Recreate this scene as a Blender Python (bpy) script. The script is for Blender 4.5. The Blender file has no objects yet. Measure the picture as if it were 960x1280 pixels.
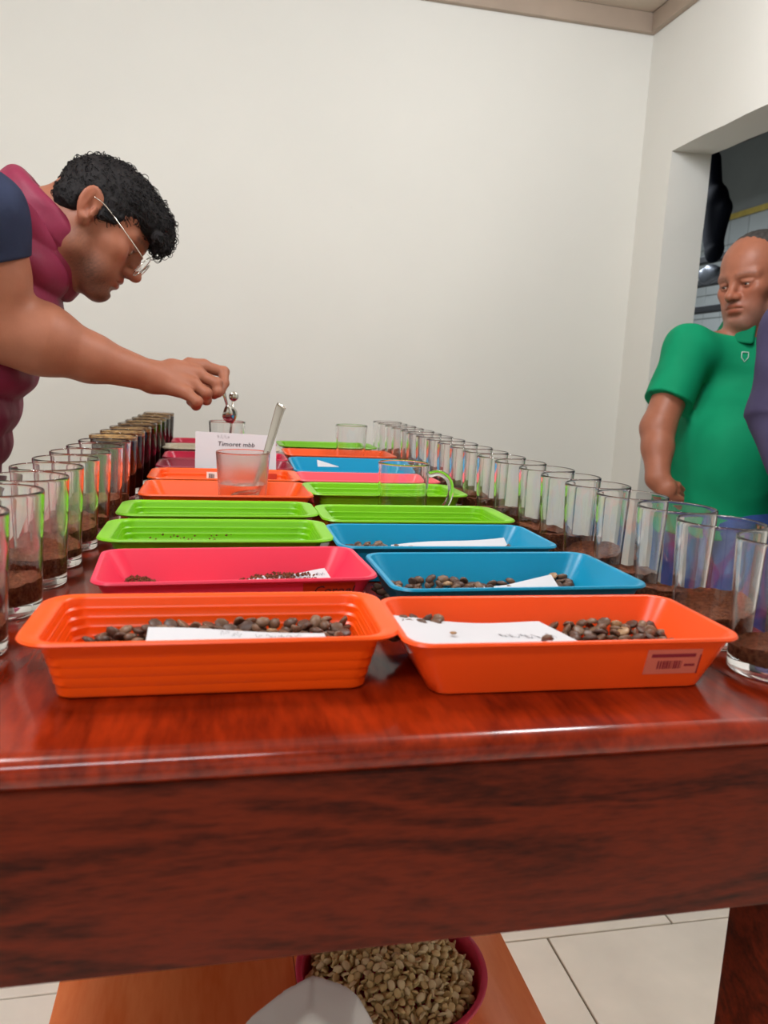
import bpy, bmesh, math, random
import numpy as np
from mathutils import Vector, Matrix, Euler
random.seed(7); rng = np.random.default_rng(7)
scn = bpy.context.scene
col = scn.collection

# ------------------------------------------------------------------ camera
F = 975.0                                   # focal length in pixels of the 960x1280 frame
_Y = np.array([270-480, -(465-640), -F]); _Y /= np.linalg.norm(_Y)      # long axis of the table, seen from the camera
_X = np.array([4570, -20, -F]); _X -= _Y*(_X@_Y); _X /= np.linalg.norm(_X)
_Z = np.cross(_X, _Y)
W2C = np.stack([_X, _Y, _Z], 1)
_r = 0.006                                  # a touch of roll
W2C = np.array([[math.cos(_r), math.sin(_r), 0], [-math.sin(_r), math.cos(_r), 0], [0, 0, 1]]) @ W2C
CAM = np.array([0, 0, 1.165])
T = 0.95                                    # height of the table top
cam = bpy.data.cameras.new('camera')
camo = bpy.data.objects.new('camera', cam); col.objects.link(camo)
camo.matrix_world = Matrix.Translation(CAM) @ Matrix(W2C.T.tolist()).to_4x4()
cam.sensor_fit = 'VERTICAL'; cam.sensor_height = 32; cam.sensor_width = 24
cam.lens = F/1280*32
cam.clip_start = 0.02
cam.dof.use_dof = True; cam.dof.focus_distance = 1.0; cam.dof.aperture_fstop = 8.0
scn.camera = camo

def at(x, y, d):
    """a measured place: the point d metres deep on the sight line of pixel (x, y)"""
    return CAM + (W2C.T @ np.array([x-480, -(y-640), -F]))*(d/F)

# ------------------------------------------------------------------ world, lights, exposure
w = bpy.data.worlds.new('world'); scn.world = w; w.use_nodes = True
w.node_tree.nodes['Background'].inputs[0].default_value = (0.9, 0.95, 1.0, 1)
w.node_tree.nodes['Background'].inputs[1].default_value = 0.1
scn.view_settings.view_transform = 'Standard'; scn.view_settings.look = 'None'
scn.view_settings.gamma = 1.0; scn.view_settings.use_curve_mapping = False
scn.view_settings.exposure = 0.0
scn.cycles.max_bounces = 24; scn.cycles.transmission_bounces = 24
scn.cycles.glossy_bounces = 8; scn.cycles.diffuse_bounces = 5; scn.cycles.transparent_max_bounces = 24
scn.cycles.sample_clamp_indirect = 6.0

def globe(name, loc, radius, power, color):
    l = bpy.data.lights.new(name, 'POINT'); l.shadow_soft_size = radius; l.energy = power; l.color = color
    o = bpy.data.objects.new(name, l); o.location = loc; col.objects.link(o); return o
def lamp(name, loc, size, power, color, rot=(0, 0, 0)):
    l = bpy.data.lights.new(name, 'AREA'); l.shape = 'RECTANGLE'; l.size, l.size_y = size
    l.energy = power; l.color = color
    o = bpy.data.objects.new(name, l); o.location = loc; o.rotation_euler = rot; col.objects.link(o)
    return o
globe('globe_lamp', (0.80, 1.20, 2.19), 0.13, 31, (0.90, 0.945, 1.0))
globe('globe_lamp', (-0.60, 0.90, 2.19), 0.13, 36, (0.90, 0.945, 1.0))
lamp('front_fill', (-0.6, -0.5, 2.36), (1.2, 0.30), 23, (0.90, 0.95, 1.0))  # unseen fill added behind the camera to brighten tray fronts and the bowl
lamp('kitchen_fill', (1.95, 4.3, 2.42), (0.3, 0.3), 36, (0.85, 0.92, 1.0))  # added light, no source known there, lifts the dim room out of black

# ------------------------------------------------------------------ materials
def s2l(c):
    return tuple(((v/255)/12.92 if v/255 <= 0.04045 else ((v/255+0.055)/1.055)**2.4) for v in c)
def mat(name, rgb, rough=0.5, spec=0.5, metal=0.0, var=0.0, vscale=8.0, bump=0.0, bscale=60.0, sss=0.0, trans=0.0, ior=1.45, coat=0.0, vcol=None, stretch=None, rgb2=None):
    m = bpy.data.materials.new(name); m.use_nodes = True
    nt = m.node_tree; b = nt.nodes['Principled BSDF']
    c = s2l(rgb)
    b.inputs['Base Color'].default_value = (*c, 1); b.inputs['Roughness'].default_value = rough
    b.inputs['Specular IOR Level'].default_value = spec; b.inputs['Metallic'].default_value = metal
    b.inputs['Transmission Weight'].default_value = trans; b.inputs['IOR'].default_value = ior
    b.inputs['Coat Weight'].default_value = coat; b.inputs['Coat Roughness'].default_value = 0.08
    if sss:
        b.inputs['Subsurface Weight'].default_value = sss; b.inputs['Subsurface Scale'].default_value = 0.01
        b.inputs['Subsurface Radius'].default_value = (1.0, 0.35, 0.2)
    tc = nt.nodes.new('ShaderNodeTexCoord'); vec = tc.outputs['Object']
    if stretch:
        mp = nt.nodes.new('ShaderNodeMapping'); mp.inputs['Scale'].default_value = stretch
        nt.links.new(vec, mp.inputs['Vector']); vec = mp.outputs['Vector']
    src = None
    if vcol:
        a = nt.nodes.new('ShaderNodeAttribute'); a.attribute_name = vcol; src = a.outputs['Color']
    if var or rgb2:
        n = nt.nodes.new('ShaderNodeTexNoise'); n.inputs['Scale'].default_value = vscale; n.inputs['Detail'].default_value = 6
        nt.links.new(vec, n.inputs['Vector'])
        r = nt.nodes.new('ShaderNodeValToRGB'); r.color_ramp.elements[0].position = 0.3; r.color_ramp.elements[1].position = 0.7
        if src is not None:
            r.color_ramp.elements[0].color = (1-var, 1-var, 1-var, 1); r.color_ramp.elements[1].color = (1+var*0.5,)*3+(1,)
            mx = nt.nodes.new('ShaderNodeMix'); mx.data_type = 'RGBA'; mx.blend_type = 'MULTIPLY'; mx.inputs['Factor'].default_value = 1
            nt.links.new(src, mx.inputs[6]); nt.links.new(r.outputs[0], mx.inputs[7]); src = mx.outputs[2]
        else:
            c2 = s2l(rgb2) if rgb2 else tuple(min(1, v*(1+var)) for v in c)
            c1 = c if rgb2 else tuple(v*(1-var) for v in c)
            r.color_ramp.elements[0].color = (*c1, 1); r.color_ramp.elements[1].color = (*c2, 1); src = r.outputs[0]
        nt.links.new(n.outputs['Fac'], r.inputs['Fac'])
    if src is not None: nt.links.new(src, b.inputs['Base Color'])
    if bump:
        n2 = nt.nodes.new('ShaderNodeTexNoise'); n2.inputs['Scale'].default_value = bscale; n2.inputs['Detail'].default_value = 5
        nt.links.new(vec, n2.inputs['Vector'])
        bp = nt.nodes.new('ShaderNodeBump'); bp.inputs['Strength'].default_value = bump; bp.inputs['Distance'].default_value = 0.004
        nt.links.new(n2.outputs['Fac'], bp.inputs['Height']); nt.links.new(bp.outputs['Normal'], b.inputs['Normal'])
    return m

def wood(name, dark, light, scale, stretch, rough, coat, bump=0.05):
    """varnished wood: growth rings from a distorted wave along the board, pores from stretched noise"""
    m = bpy.data.materials.new(name); m.use_nodes = True
    nt = m.node_tree; b = nt.nodes['Principled BSDF']; N = nt.nodes.new; L = nt.links.new
    tc = N('ShaderNodeTexCoord'); mp = N('ShaderNodeMapping'); mp.inputs['Scale'].default_value = stretch
    L(tc.outputs['Object'], mp.inputs['Vector'])
    n1 = N('ShaderNodeTexNoise'); n1.inputs['Scale'].default_value = scale; n1.inputs['Detail'].default_value = 4; n1.inputs['Distortion'].default_value = 1.2
    L(mp.outputs['Vector'], n1.inputs['Vector'])
    ma = N('ShaderNodeMath'); ma.operation = 'MULTIPLY'; ma.inputs[1].default_value = 9.0; L(n1.outputs['Fac'], ma.inputs[0])
    fr = N('ShaderNodeMath'); fr.operation = 'PINGPONG'; fr.inputs[1].default_value = 1.0; L(ma.outputs[0], fr.inputs[0])
    n2 = N('ShaderNodeTexNoise'); n2.inputs['Scale'].default_value = scale*22; n2.inputs['Detail'].default_value = 3; L(mp.outputs['Vector'], n2.inputs['Vector'])
    mx = N('ShaderNodeMath'); mx.operation = 'MULTIPLY_ADD'; mx.inputs[1].default_value = 0.45; L(fr.outputs[0], mx.inputs[0])
    m2 = N('ShaderNodeMath'); m2.operation = 'MULTIPLY'; m2.inputs[1].default_value = 0.75; L(n2.outputs['Fac'], m2.inputs[0]); L(m2.outputs[0], mx.inputs[2])
    r = N('ShaderNodeValToRGB'); r.color_ramp.elements[0].position = 0.2; r.color_ramp.elements[1].position = 0.85
    r.color_ramp.elements[0].color = (*s2l(dark), 1); r.color_ramp.elements[1].color = (*s2l(light), 1)
    L(mx.outputs[0], r.inputs['Fac']); L(r.outputs['Color'], b.inputs['Base Color'])
    b.inputs['Roughness'].default_value = rough; b.inputs['Specular IOR Level'].default_value = 0.28 if coat else 0.14; b.inputs['Coat Weight'].default_value = coat; b.inputs['Coat Roughness'].default_value = 0.09
    n3 = N('ShaderNodeTexNoise'); n3.inputs['Scale'].default_value = 14; L(tc.outputs['Object'], n3.inputs['Vector'])
    bp = N('ShaderNodeBump'); bp.inputs['Strength'].default_value = bump; bp.inputs['Distance'].default_value = 0.01
    L(n3.outputs['Fac'], bp.inputs['Height']); L(bp.outputs['Normal'], b.inputs['Normal']); L(bp.outputs['Normal'], b.inputs['Coat Normal'])
    return m

M = {}
M['wall'] = mat('wall_plaster', (224, 222, 215), 0.62, 0.3, var=0.03, vscale=1.6, bump=0.12, bscale=9)
def specks(m):
    """small dirt specks on the paint"""
    nt = m.node_tree; b = nt.nodes['Principled BSDF']; src = b.inputs['Base Color'].links[0].from_socket
    tc = nt.nodes.new('ShaderNodeTexCoord'); v = nt.nodes.new('ShaderNodeTexVoronoi'); v.inputs['Scale'].default_value = 5.5
    nz = nt.nodes.new('ShaderNodeTexNoise'); nz.inputs['Scale'].default_value = 2.1
    nt.links.new(tc.outputs['Object'], v.inputs['Vector']); nt.links.new(tc.outputs['Object'], nz.inputs['Vector'])
    th = nt.nodes.new('ShaderNodeMapRange'); th.inputs['From Min'].default_value = 0.45; th.inputs['From Max'].default_value = 0.75; th.inputs['To Min'].default_value = 0.0; th.inputs['To Max'].default_value = 0.045
    nt.links.new(nz.outputs['Fac'], th.inputs['Value'])
    lt = nt.nodes.new('ShaderNodeMath'); lt.operation = 'LESS_THAN'; nt.links.new(v.outputs['Distance'], lt.inputs[0]); nt.links.new(th.outputs[0], lt.inputs[1])
    mu = nt.nodes.new('ShaderNodeMath'); mu.operation = 'MULTIPLY'; mu.inputs[1].default_value = 0.28; nt.links.new(lt.outputs[0], mu.inputs[0])
    mx = nt.nodes.new('ShaderNodeMix'); mx.data_type = 'RGBA'; mx.inputs[7].default_value = (0.25, 0.22, 0.18, 1)
    nt.links.new(mu.outputs[0], mx.inputs['Factor']); nt.links.new(src, mx.inputs[6]); nt.links.new(mx.outputs[2], b.inputs['Base Color'])
specks(M['wall'])
M['ceiling'] = mat('ceiling_board', (196, 182, 166), 0.6, 0.3, var=0.05, vscale=5)
M['trim'] = mat('ceiling_trim', (172, 154, 138), 0.55, 0.3, var=0.06, vscale=6)
M['tile'] = mat('floor_tile', (247, 239, 226), 0.35, 0.5, var=0.06, vscale=7, bump=0.03, bscale=12)
M['grout'] = mat('tile_grout', (150, 140, 122), 0.9, 0.2)
M['table_top'] = wood('table_varnished_wood', (84, 15, 3), (146, 40, 9), 1.6, (5, 1.0, 5), 0.17, 0.22, 0.025)
M['apron'] = wood('shaded_apron_wood', (40, 11, 4), (104, 34, 14), 3.2, (1.0, 4, 5), 0.5, 0.0, 0.04)  # same wood as the top, with the shade on apron and legs darkened into it
M['bench'] = wood('bench_varnished_wood', (228, 110, 54), (244, 140, 86), 1.3, (5, 0.8, 5), 0.3, 0.5, 0.02)
for n, c in dict(orange=(250, 84, 8), orange_red=(248, 82, 22), orange_deep=(236, 88, 22), pink=(232, 54, 84), green=(120, 188, 16), blue=(0, 142, 182),
                 maroon=(150, 28, 52), red=(196, 20, 62), cream=(206, 194, 170), pinkpale=(240, 92, 104)).items():
    M[n] = mat('plastic_'+n, c, 0.33, 0.5, sss=0.0, bump=0.01, bscale=30)
M['glass'] = mat('clear_glass', (255, 255, 255), 0.0, 0.5, trans=1.0, ior=1.47)
M['glass_wet'] = mat('water_face', (255, 255, 255), 0.0, 0.5, trans=1.0, ior=0.905)
M['steamed_glass'] = mat('steamed_glass', (246, 236, 232), 0.22, 0.5, trans=1.0, ior=1.47)
M['water'] = mat('clear_water', (255, 255, 255), 0.0, 0.5, trans=1.0, ior=1.33)
M['steel'] = mat('polished_steel', (205, 200, 192), 0.16, 0.5, metal=1.0)
M['grounds'] = mat('ground_coffee', (88, 43, 24), 0.85, 0.25, vscale=260, rgb2=(142, 84, 54), bump=1.0, bscale=420)
M['brew'] = mat('brewed_coffee', (40, 11, 7), 0.4, 0.03, var=0.25, vscale=14)
M['crust'] = mat('coffee_crust', (92, 62, 34), 0.7, 0.35, vscale=120, rgb2=(186, 148, 92), bump=0.6, bscale=200)
M['paper'] = mat('white_paper', (200, 199, 202), 0.75, 0.2, var=0.015, vscale=20)
M['ink'] = mat('pencil_ink', (120, 118, 124), 0.8, 0.2)
M['ink_dark'] = mat('black_ink', (44, 36, 44), 0.7, 0.2)
M['sticker'] = mat('clear_pinkish_sticker', (214, 112, 92), 0.3, 0.5)
M['sticker_dark'] = mat('brown_sticker', (182, 48, 20), 0.35, 0.5)
M['label_white'] = mat('pale_label', (226, 214, 206), 0.4, 0.4)
M['label_print'] = mat('label_print', (140, 40, 52), 0.5, 0.3)
for i, (a, b_) in enumerate([((82, 56, 42), (112, 82, 62)), ((100, 74, 56), (132, 102, 80)), ((70, 48, 40), (94, 68, 54)), ((146, 110, 76), (172, 136, 100))]):
    M['roast%d' % i] = mat('roasted_bean', a, 0.42, 0.4, vscale=60, rgb2=b_)
for i, (a, b_) in enumerate([((222, 192, 136), (234, 208, 158)), ((206, 174, 120), (224, 196, 144)), ((230, 206, 160), (240, 218, 178))]):
    M['raw%d' % i] = mat('raw_bean', a, 0.6, 0.3, vscale=70, rgb2=b_)
M['bowl'] = mat('plastic_bowl', (222, 62, 94), 0.35, 0.5)
M['bag'] = mat('white_bag', (244, 242, 244), 0.5, 0.4, bump=0.1, bscale=40)
M['clear_bag'] = mat('clear_bag_film', (230, 220, 214), 0.15, 0.5, trans=0.75, ior=1.1)
M['skin1'] = mat('skin', (176, 112, 86), 0.5, 0.35, vcol='tint', var=0.07, vscale=45, bump=0.06, bscale=300, sss=0.0)
M['skin2'] = mat('skin', (150, 96, 74), 0.45, 0.4, vcol='tint', var=0.08, vscale=40, bump=0.08, bscale=200, sss=0.0)
M['hair1'] = mat('black_hair', (26, 23, 24), 0.7, 0.25, var=0.3, vscale=60, bump=0.7, bscale=110)
M['hair2'] = mat('short_grey_hair', (66, 62, 60), 0.6, 0.3, var=0.35, vscale=120, bump=0.6, bscale=220)
M['vest'] = mat('maroon_padded_fabric', (128, 40, 66), 0.55, 0.3, var=0.1, vscale=14, bump=0.25, bscale=50)
M['navy'] = mat('navy_jersey', (44, 50, 72), 0.8, 0.2, var=0.15, vscale=16, bump=0.25, bscale=70)
M['polo'] = mat('green_jersey', (8, 140, 96), 0.75, 0.2, var=0.08, vscale=10, bump=0.2, bscale=26)
M['polo_dark'] = mat('green_collar_knit', (6, 122, 84), 0.8, 0.2)
M['purple'] = mat('dark_purple_shirt', (70, 64, 92), 0.75, 0.2, var=0.12, vscale=14, bump=0.3, bscale=24)
M['jeans'] = mat('blue_jeans', (52, 78, 140), 0.85, 0.2, var=0.2, vscale=30, bump=0.2, bscale=80)
M['trousers'] = mat('dark_trousers', (40, 42, 52), 0.85, 0.2, var=0.1, vscale=20)
M['shoe'] = mat('dark_shoe', (38, 30, 26), 0.5, 0.4)
M['eye_white'] = mat('eye_white', (168, 152, 142), 0.25, 0.5)
M['iris'] = mat('dark_iris', (34, 20, 14), 0.15, 0.6)
M['brow'] = mat('brow_hair', (40, 30, 28), 0.8, 0.2, bump=0.5, bscale=300)
M['black'] = mat('black_fabric', (12, 15, 30), 0.8, 0.2, var=0.2, vscale=12)
M['black_metal'] = mat('black_metal', (24, 24, 30), 0.5, 0.4)
M['foil'] = mat('foil_packet', (120, 124, 134), 0.35, 0.5, metal=0.5, bump=0.8, bscale=30)
M['kitchen_wall'] = mat('kitchen_wall_paint', (150, 152, 148), 0.8, 0.2, var=0.08, vscale=3)
M['kitchen_tile'] = mat('kitchen_tile', (176, 180, 178), 0.3, 0.5, var=0.1, vscale=3)
M['border'] = mat('yellow_border_tile', (188, 164, 84), 0.5, 0.4, var=0.2, vscale=20)
M['dark_wood'] = mat('dark_roof_wood', (84, 60, 52), 0.8, 0.2, var=0.3, vscale=4, stretch=(1, 8, 8))
M['roof'] = mat('dark_roof_sheet', (62, 60, 66), 0.8, 0.2, var=0.2, vscale=3)
M['emblem'] = mat('pale_embroidery', (190, 214, 206), 0.8, 0.2)

# ------------------------------------------------------------------ helpers
def link(name, me, m=None, parent=None, smooth=True, sharp=None):
    o = bpy.data.objects.new(name, me); col.objects.link(o)
    if m is not None and not me.materials: me.materials.append(m)
    if smooth:
        me.polygons.foreach_set('use_smooth', np.ones(len(me.polygons), bool))
        if sharp: me.set_sharp_from_angle(angle=math.radians(sharp))
    if parent is not None: o.parent = parent
    return o
def mesh(name, v, f, m=None, parent=None, smooth=True, sharp=None):
    me = bpy.data.meshes.new(name); me.from_pydata([tuple(map(float, p)) for p in v], [], [tuple(map(int, q)) for q in f]); me.update()
    return link(name, me, m, parent, smooth, sharp)
def tag(o, label, cat, group=None, kind=None):
    o['label'] = label; o['category'] = cat
    if group: o['group'] = group
    if kind: o['kind'] = kind
    return o
def empty(name, loc, rz=0.0):
    o = bpy.data.objects.new(name, None); o.empty_display_size = 0.05; o.location = loc; o.rotation_euler.z = rz; col.objects.link(o); return o
def struct(o):
    o['kind'] = 'structure'; return o
def stuff(o):
    o['kind'] = 'stuff'; return o

def box_mesh(name, lo, hi, bev=0.0, m=None, parent=None, seg=2):
    bm = bmesh.new(); bmesh.ops.create_cube(bm, size=1)
    for v in bm.verts: v.co = Vector([lo[i]+(v.co[i]+0.5)*(hi[i]-lo[i]) for i in range(3)])
    if bev: bmesh.ops.bevel(bm, geom=bm.edges[:], offset=bev, segments=seg, affect='EDGES', profile=0.5)
    me = bpy.data.meshes.new(name); bm.to_mesh(me); bm.free()
    return link(name, me, m, parent, smooth=bool(bev), sharp=40)
def boxes_mesh(name, boxes, m=None, parent=None, bev=0.0):
    bm = bmesh.new()
    for lo, hi in boxes:
        r = bmesh.ops.create_cube(bm, size=1)
        for v in r['verts']: v.co = Vector([lo[i]+(v.co[i]+0.5)*(hi[i]-lo[i]) for i in range(3)])
    if bev: bmesh.ops.bevel(bm, geom=bm.edges[:], offset=bev, segments=1, affect='EDGES')
    me = bpy.data.meshes.new(name); bm.to_mesh(me); bm.free()
    return link(name, me, m, parent, smooth=False)
def rings(rs, closed_start=True, closed_end=True):
    n = len(rs[0]); v = [p for r in rs for p in r]; f = []
    for i in range(len(rs)-1):
        for j in range(n):
            k = (j+1) % n; f.append((i*n+j, i*n+k, (i+1)*n+k, (i+1)*n+j))
    if closed_start: f.append(tuple(range(n-1, -1, -1)))
    if closed_end: f.append(tuple((len(rs)-1)*n+j for j in range(n)))
    return v, f
def lathe(prof, n=40):
    rs = [[(r*math.cos(2*math.pi*j/n), r*math.sin(2*math.pi*j/n), z) for j in range(n)] for r, z in prof]
    return rings(rs)
def tube(pts, rad, n=10, caps=True):
    """swept tube through points, rad a number or a list; (rx, ry) pairs give an oval"""
    P = [Vector(p) for p in pts]; rs = []; up = None
    for i, p in enumerate(P):
        t = (P[min(i+1, len(P)-1)]-P[max(i-1, 0)]).normalized()
        if up is None: up = Vector((0, 0, 1)) if abs(t.z) < 0.9 else Vector((0, 1, 0))
        a = t.cross(up).normalized(); b = a.cross(t).normalized(); up = b
        r = rad[i] if isinstance(rad, (list, tuple)) else rad
        rx, ry = r if isinstance(r, (list, tuple)) else (r, r)
        rs.append([tuple(p+a*(rx*math.cos(2*math.pi*j/n))+b*(ry*math.sin(2*math.pi*j/n))) for j in range(n)])
    v, f = rings(rs, caps, caps)
    return v, [q[::-1] for q in f]
def join(parts):
    V = []; Fc = []
    for v, f in parts:
        o = len(V); V += list(v); Fc += [tuple(i+o for i in q) for q in f]
    return V, Fc
def spline(pts, n=8):
    P = [np.array(p, float) for p in pts]; P = [2*P[0]-P[1]]+P+[2*P[-1]-P[-2]]; out = []
    for i in range(1, len(P)-2):
        for t in np.linspace(0, 1, n, endpoint=False):
            a, b, c, d = P[i-1], P[i], P[i+1], P[i+2]
            out.append(0.5*((2*b)+(c-a)*t+(2*a-5*b+4*c-d)*t*t+(3*b-a-3*c+d)*t**3))
    out.append(P[-2]); return out

def rrect(a, b, r, z, seg=5):
    out = []
    for cx, cy, a0 in ((a-r, b-r, 0), (-a+r, b-r, 90), (-a+r, -b+r, 180), (a-r, -b+r, 270)):
        for k in range(seg+1):
            t = math.radians(a0+90*k/seg); out.append((cx+r*math.cos(t), cy+r*math.sin(t), z))
    return out
# ------------------------------------------------------------------ setting
YB, XR, ZC = 2.60, 1.415, 2.395            # back wall, right wall, ceiling
TH = 0.142                                   # thickness of the right wall
struct(box_mesh('wall_back', (-2.2, YB, 0), (XR+TH, YB+0.12, 2.6), 0, M['wall']))
struct(box_mesh('wall_left', (-2.32, -2.0, 0), (-2.2, YB+0.12, 2.6), 0, M['wall']))
struct(box_mesh('wall_front', (-2.2, -2.12, 0), (XR+TH, -2.0, 2.6), 0, M['wall']))
OY0, OY1, OZ = 1.15, 2.412, 1.926           # the opening in the right wall
def right_wall():
    """one slab with the opening cut out, its plaster edges a little uneven"""
    ys = [-2.0, OY0] + [OY0+(OY1-OY0)*k/14 for k in range(1, 14)] + [OY1, YB]
    zs = [0.0] + [OZ*k/14 for k in range(1, 14)] + [OZ, 2.6]
    V = []; Fc = []
    r = random.Random(3)
    jit = {}
    for s, x in enumerate((XR, XR+TH)):
        for i, y in enumerate(ys):
            for j, z in enumerate(zs):
                e = 0.0025 if (i in (1, len(ys)-2) or j == len(zs)-2) and j > 0 else 0
                V.append((x, y+r.uniform(-e, e), z+r.uniform(-e, e)))
    nz = len(zs); ny = len(ys); idx = lambda s, i, j: s*ny*nz+i*nz+j
    inside = lambda i, j: 1 <= i < ny-2 and j < nz-2
    for i in range(ny-1):
        for j in range(nz-1):
            if inside(i, j): continue
            Fc.append((idx(0, i, j), idx(0, i, j+1), idx(0, i+1, j+1), idx(0, i+1, j)))
            Fc.append((idx(1, i, j), idx(1, i+1, j), idx(1, i+1, j+1), idx(1, i, j+1)))
    for j in range(nz-2):
        Fc.append((idx(0, 1, j), idx(1, 1, j), idx(1, 1, j+1), idx(0, 1, j+1)))
        Fc.append((idx(0, ny-2, j), idx(0, ny-2, j+1), idx(1, ny-2, j+1), idx(1, ny-2, j)))
    for i in range(1, ny-2):
        Fc.append((idx(0, i, nz-2), idx(1, i, nz-2), idx(1, i+1, nz-2), idx(0, i+1, nz-2)))
    return mesh('wall_right', V, Fc, M['wall'], None, smooth=False)
struct(right_wall())
ceil = struct(box_mesh('ceiling', (-2.2, -2.0, ZC+0.012), (XR+TH, YB, ZC+0.10), 0, M['ceiling']))
pm = None
for k in range(7):                            # boards of the ceiling
    x1 = XR-0.02-k*0.52
    o = box_mesh('ceiling_board', (x1-0.516, -2.0, ZC), (x1, YB-0.005, ZC+0.012), 0.003, M['ceiling'], ceil, 1)
struct(box_mesh('trim_1', (-2.2, YB-0.022, 2.334), (XR, YB, ZC), 0.004, M['trim']))
struct(box_mesh('trim_2', (XR-0.022, -2.0, 2.334), (XR, YB-0.022, ZC), 0.004, M['trim']))
floor = struct(box_mesh('floor', (-2.3, -2.1, -0.06), (4.2, 6.4, -0.006), 0, M['grout']))
tm = None
for r_ in range(-5, 10):                      # tiles 60 cm, each course shifted by half a tile
    y0 = 1.382+r_*0.6
    for c_ in range(-6, 6):
        x0 = 0.705+c_*0.6+(0.3 if r_ % 2 == 0 else 0.0)
        if y0+0.6 < -2.05 or y0 > 5.6 or x0+0.6 < -2.2 or x0 > 3.9: continue
        if tm is None:
            o = box_mesh('floor_tile', (0.002, 0.002, -0.006), (0.598, 0.598, 0.0), 0.0015, M['tile'], floor, 1); tm = o.data
        else:
            o = bpy.data.objects.new('floor_tile', tm); o.parent = floor; col.objects.link(o)
        o.location = (x0, y0, 0)

# the dim room behind the doorway
KX = 3.3
kw = struct(box_mesh('wall_kitchen', (KX, 0.4, 0), (KX+0.1, 6.2, 3.2), 0, M['kitchen_wall']))
struct(box_mesh('wall_kitchen_far', (XR+TH, 6.2, 0), (KX+0.1, 6.3, 3.2), 0, M['kitchen_wall']))
struct(box_mesh('wall_kitchen_near', (XR+TH, 0.3, 0), (KX+0.1, 0.4, 3.2), 0, M['kitchen_wall']))
struct(box_mesh('wall_kitchen_side', (XR+0.02, YB+0.12, 0), (XR+TH, 6.2, 3.2), 0, M['kitchen_wall']))
kc = struct(box_mesh('ceiling_kitchen', (XR+TH, 0.3, 3.0), (KX+0.1, 6.3, 3.2), 0, M['roof']))
tm = None
for i in range(16):                           # tiles of the kitchen wall
    for j in range(9):
        y0, z0 = 2.9+i*0.19, 0.9+j*0.155
        if tm is None:
            o = box_mesh('wall_tile', (-0.008, 0.003, 0.003), (0, 0.187, 0.152), 0.002, M['kitchen_tile'], kw, 1); tm = o.data
        else:
            o = bpy.data.objects.new('wall_tile', tm); o.parent = kw; col.objects.link(o)
        o.location = (KX, y0, z0)
for z0 in (1.90, 2.30):
    box_mesh('border_strip', (KX-0.014, 2.9, z0), (KX, 5.94, z0+0.035), 0.002, M['border'], kw, 1)
for k in range(4):                            # roof beams of the kitchen
    y0 = 2.35+k*0.75
    box_mesh('roof_beam', (XR+TH+0.03, y0, 2.46+0.1*k), (KX-0.02, y0+0.14, 2.66+0.1*k), 0.006, M['dark_wood'], kc, 1)
box_mesh('roof_board', (XR+TH+0.9, 2.2, 2.76), (XR+TH+1.3, 5.9, 2.80), 0.004, M['dark_wood'], kc, 1)

# ------------------------------------------------------------------ table, bench
table = tag(empty('wooden_table', (0.125, 1.3, 0)), 'long red-brown varnished wooden table carrying the trays and the glasses', 'table')
def ch(o, par):
    o.parent = par; o.matrix_parent_inverse = Matrix.Translation(par.location).inverted(); return o
TX0, TX1, TY0, TY1 = -0.255, 0.505, 0.425, 2.20
def tabletop():
    prof = []
    e = 0.010
    for k in range(7):
        t = math.radians(-90+180*k/6); prof.append((e*math.cos(t)-e, (e*math.sin(t))))
    rs = []
    cx, cy = (TX0+TX1)/2, (TY0+TY1)/2; a, b = (TX1-TX0)/2, (TY1-TY0)/2
    for d, z in prof:
        rs.append([(cx+x, cy+y, T-e+z) for x, y, _ in rrect(a+d, b+d, 0.012, 0, 4)])
    v, f = rings(rs)
    return mesh('tabletop', v, f, M['table_top'], None, True, 60)
ch(tabletop(), table)
AZ = T-0.143
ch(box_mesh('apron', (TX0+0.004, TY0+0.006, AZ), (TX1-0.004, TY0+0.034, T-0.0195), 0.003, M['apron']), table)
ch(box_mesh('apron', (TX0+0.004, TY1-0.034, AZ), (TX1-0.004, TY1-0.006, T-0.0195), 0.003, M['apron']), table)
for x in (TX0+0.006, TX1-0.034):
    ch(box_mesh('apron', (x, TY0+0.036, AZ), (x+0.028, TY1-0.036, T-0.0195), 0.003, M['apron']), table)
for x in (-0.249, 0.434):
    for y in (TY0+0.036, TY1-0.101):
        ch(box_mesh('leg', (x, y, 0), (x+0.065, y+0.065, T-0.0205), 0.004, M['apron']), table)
bench = tag(empty('wooden_bench', (0.1, 1.1, 0)), 'low orange-brown varnished bench under the table, holding the bowl', 'bench')
for k in range(2):
    x0 = -0.174+k*0.2745
    ch(box_mesh('seat_board', (x0, 0.47, 0.42), (x0+0.2742, 1.75, 0.45), 0.002, M['bench']), bench)
for x in (-0.13, 0.275):
    for y in (0.56, 1.62):
        ch(box_mesh('leg', (x, y, 0), (x+0.055, y+0.055, 0.42), 0.003, M['bench']), bench)

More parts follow.
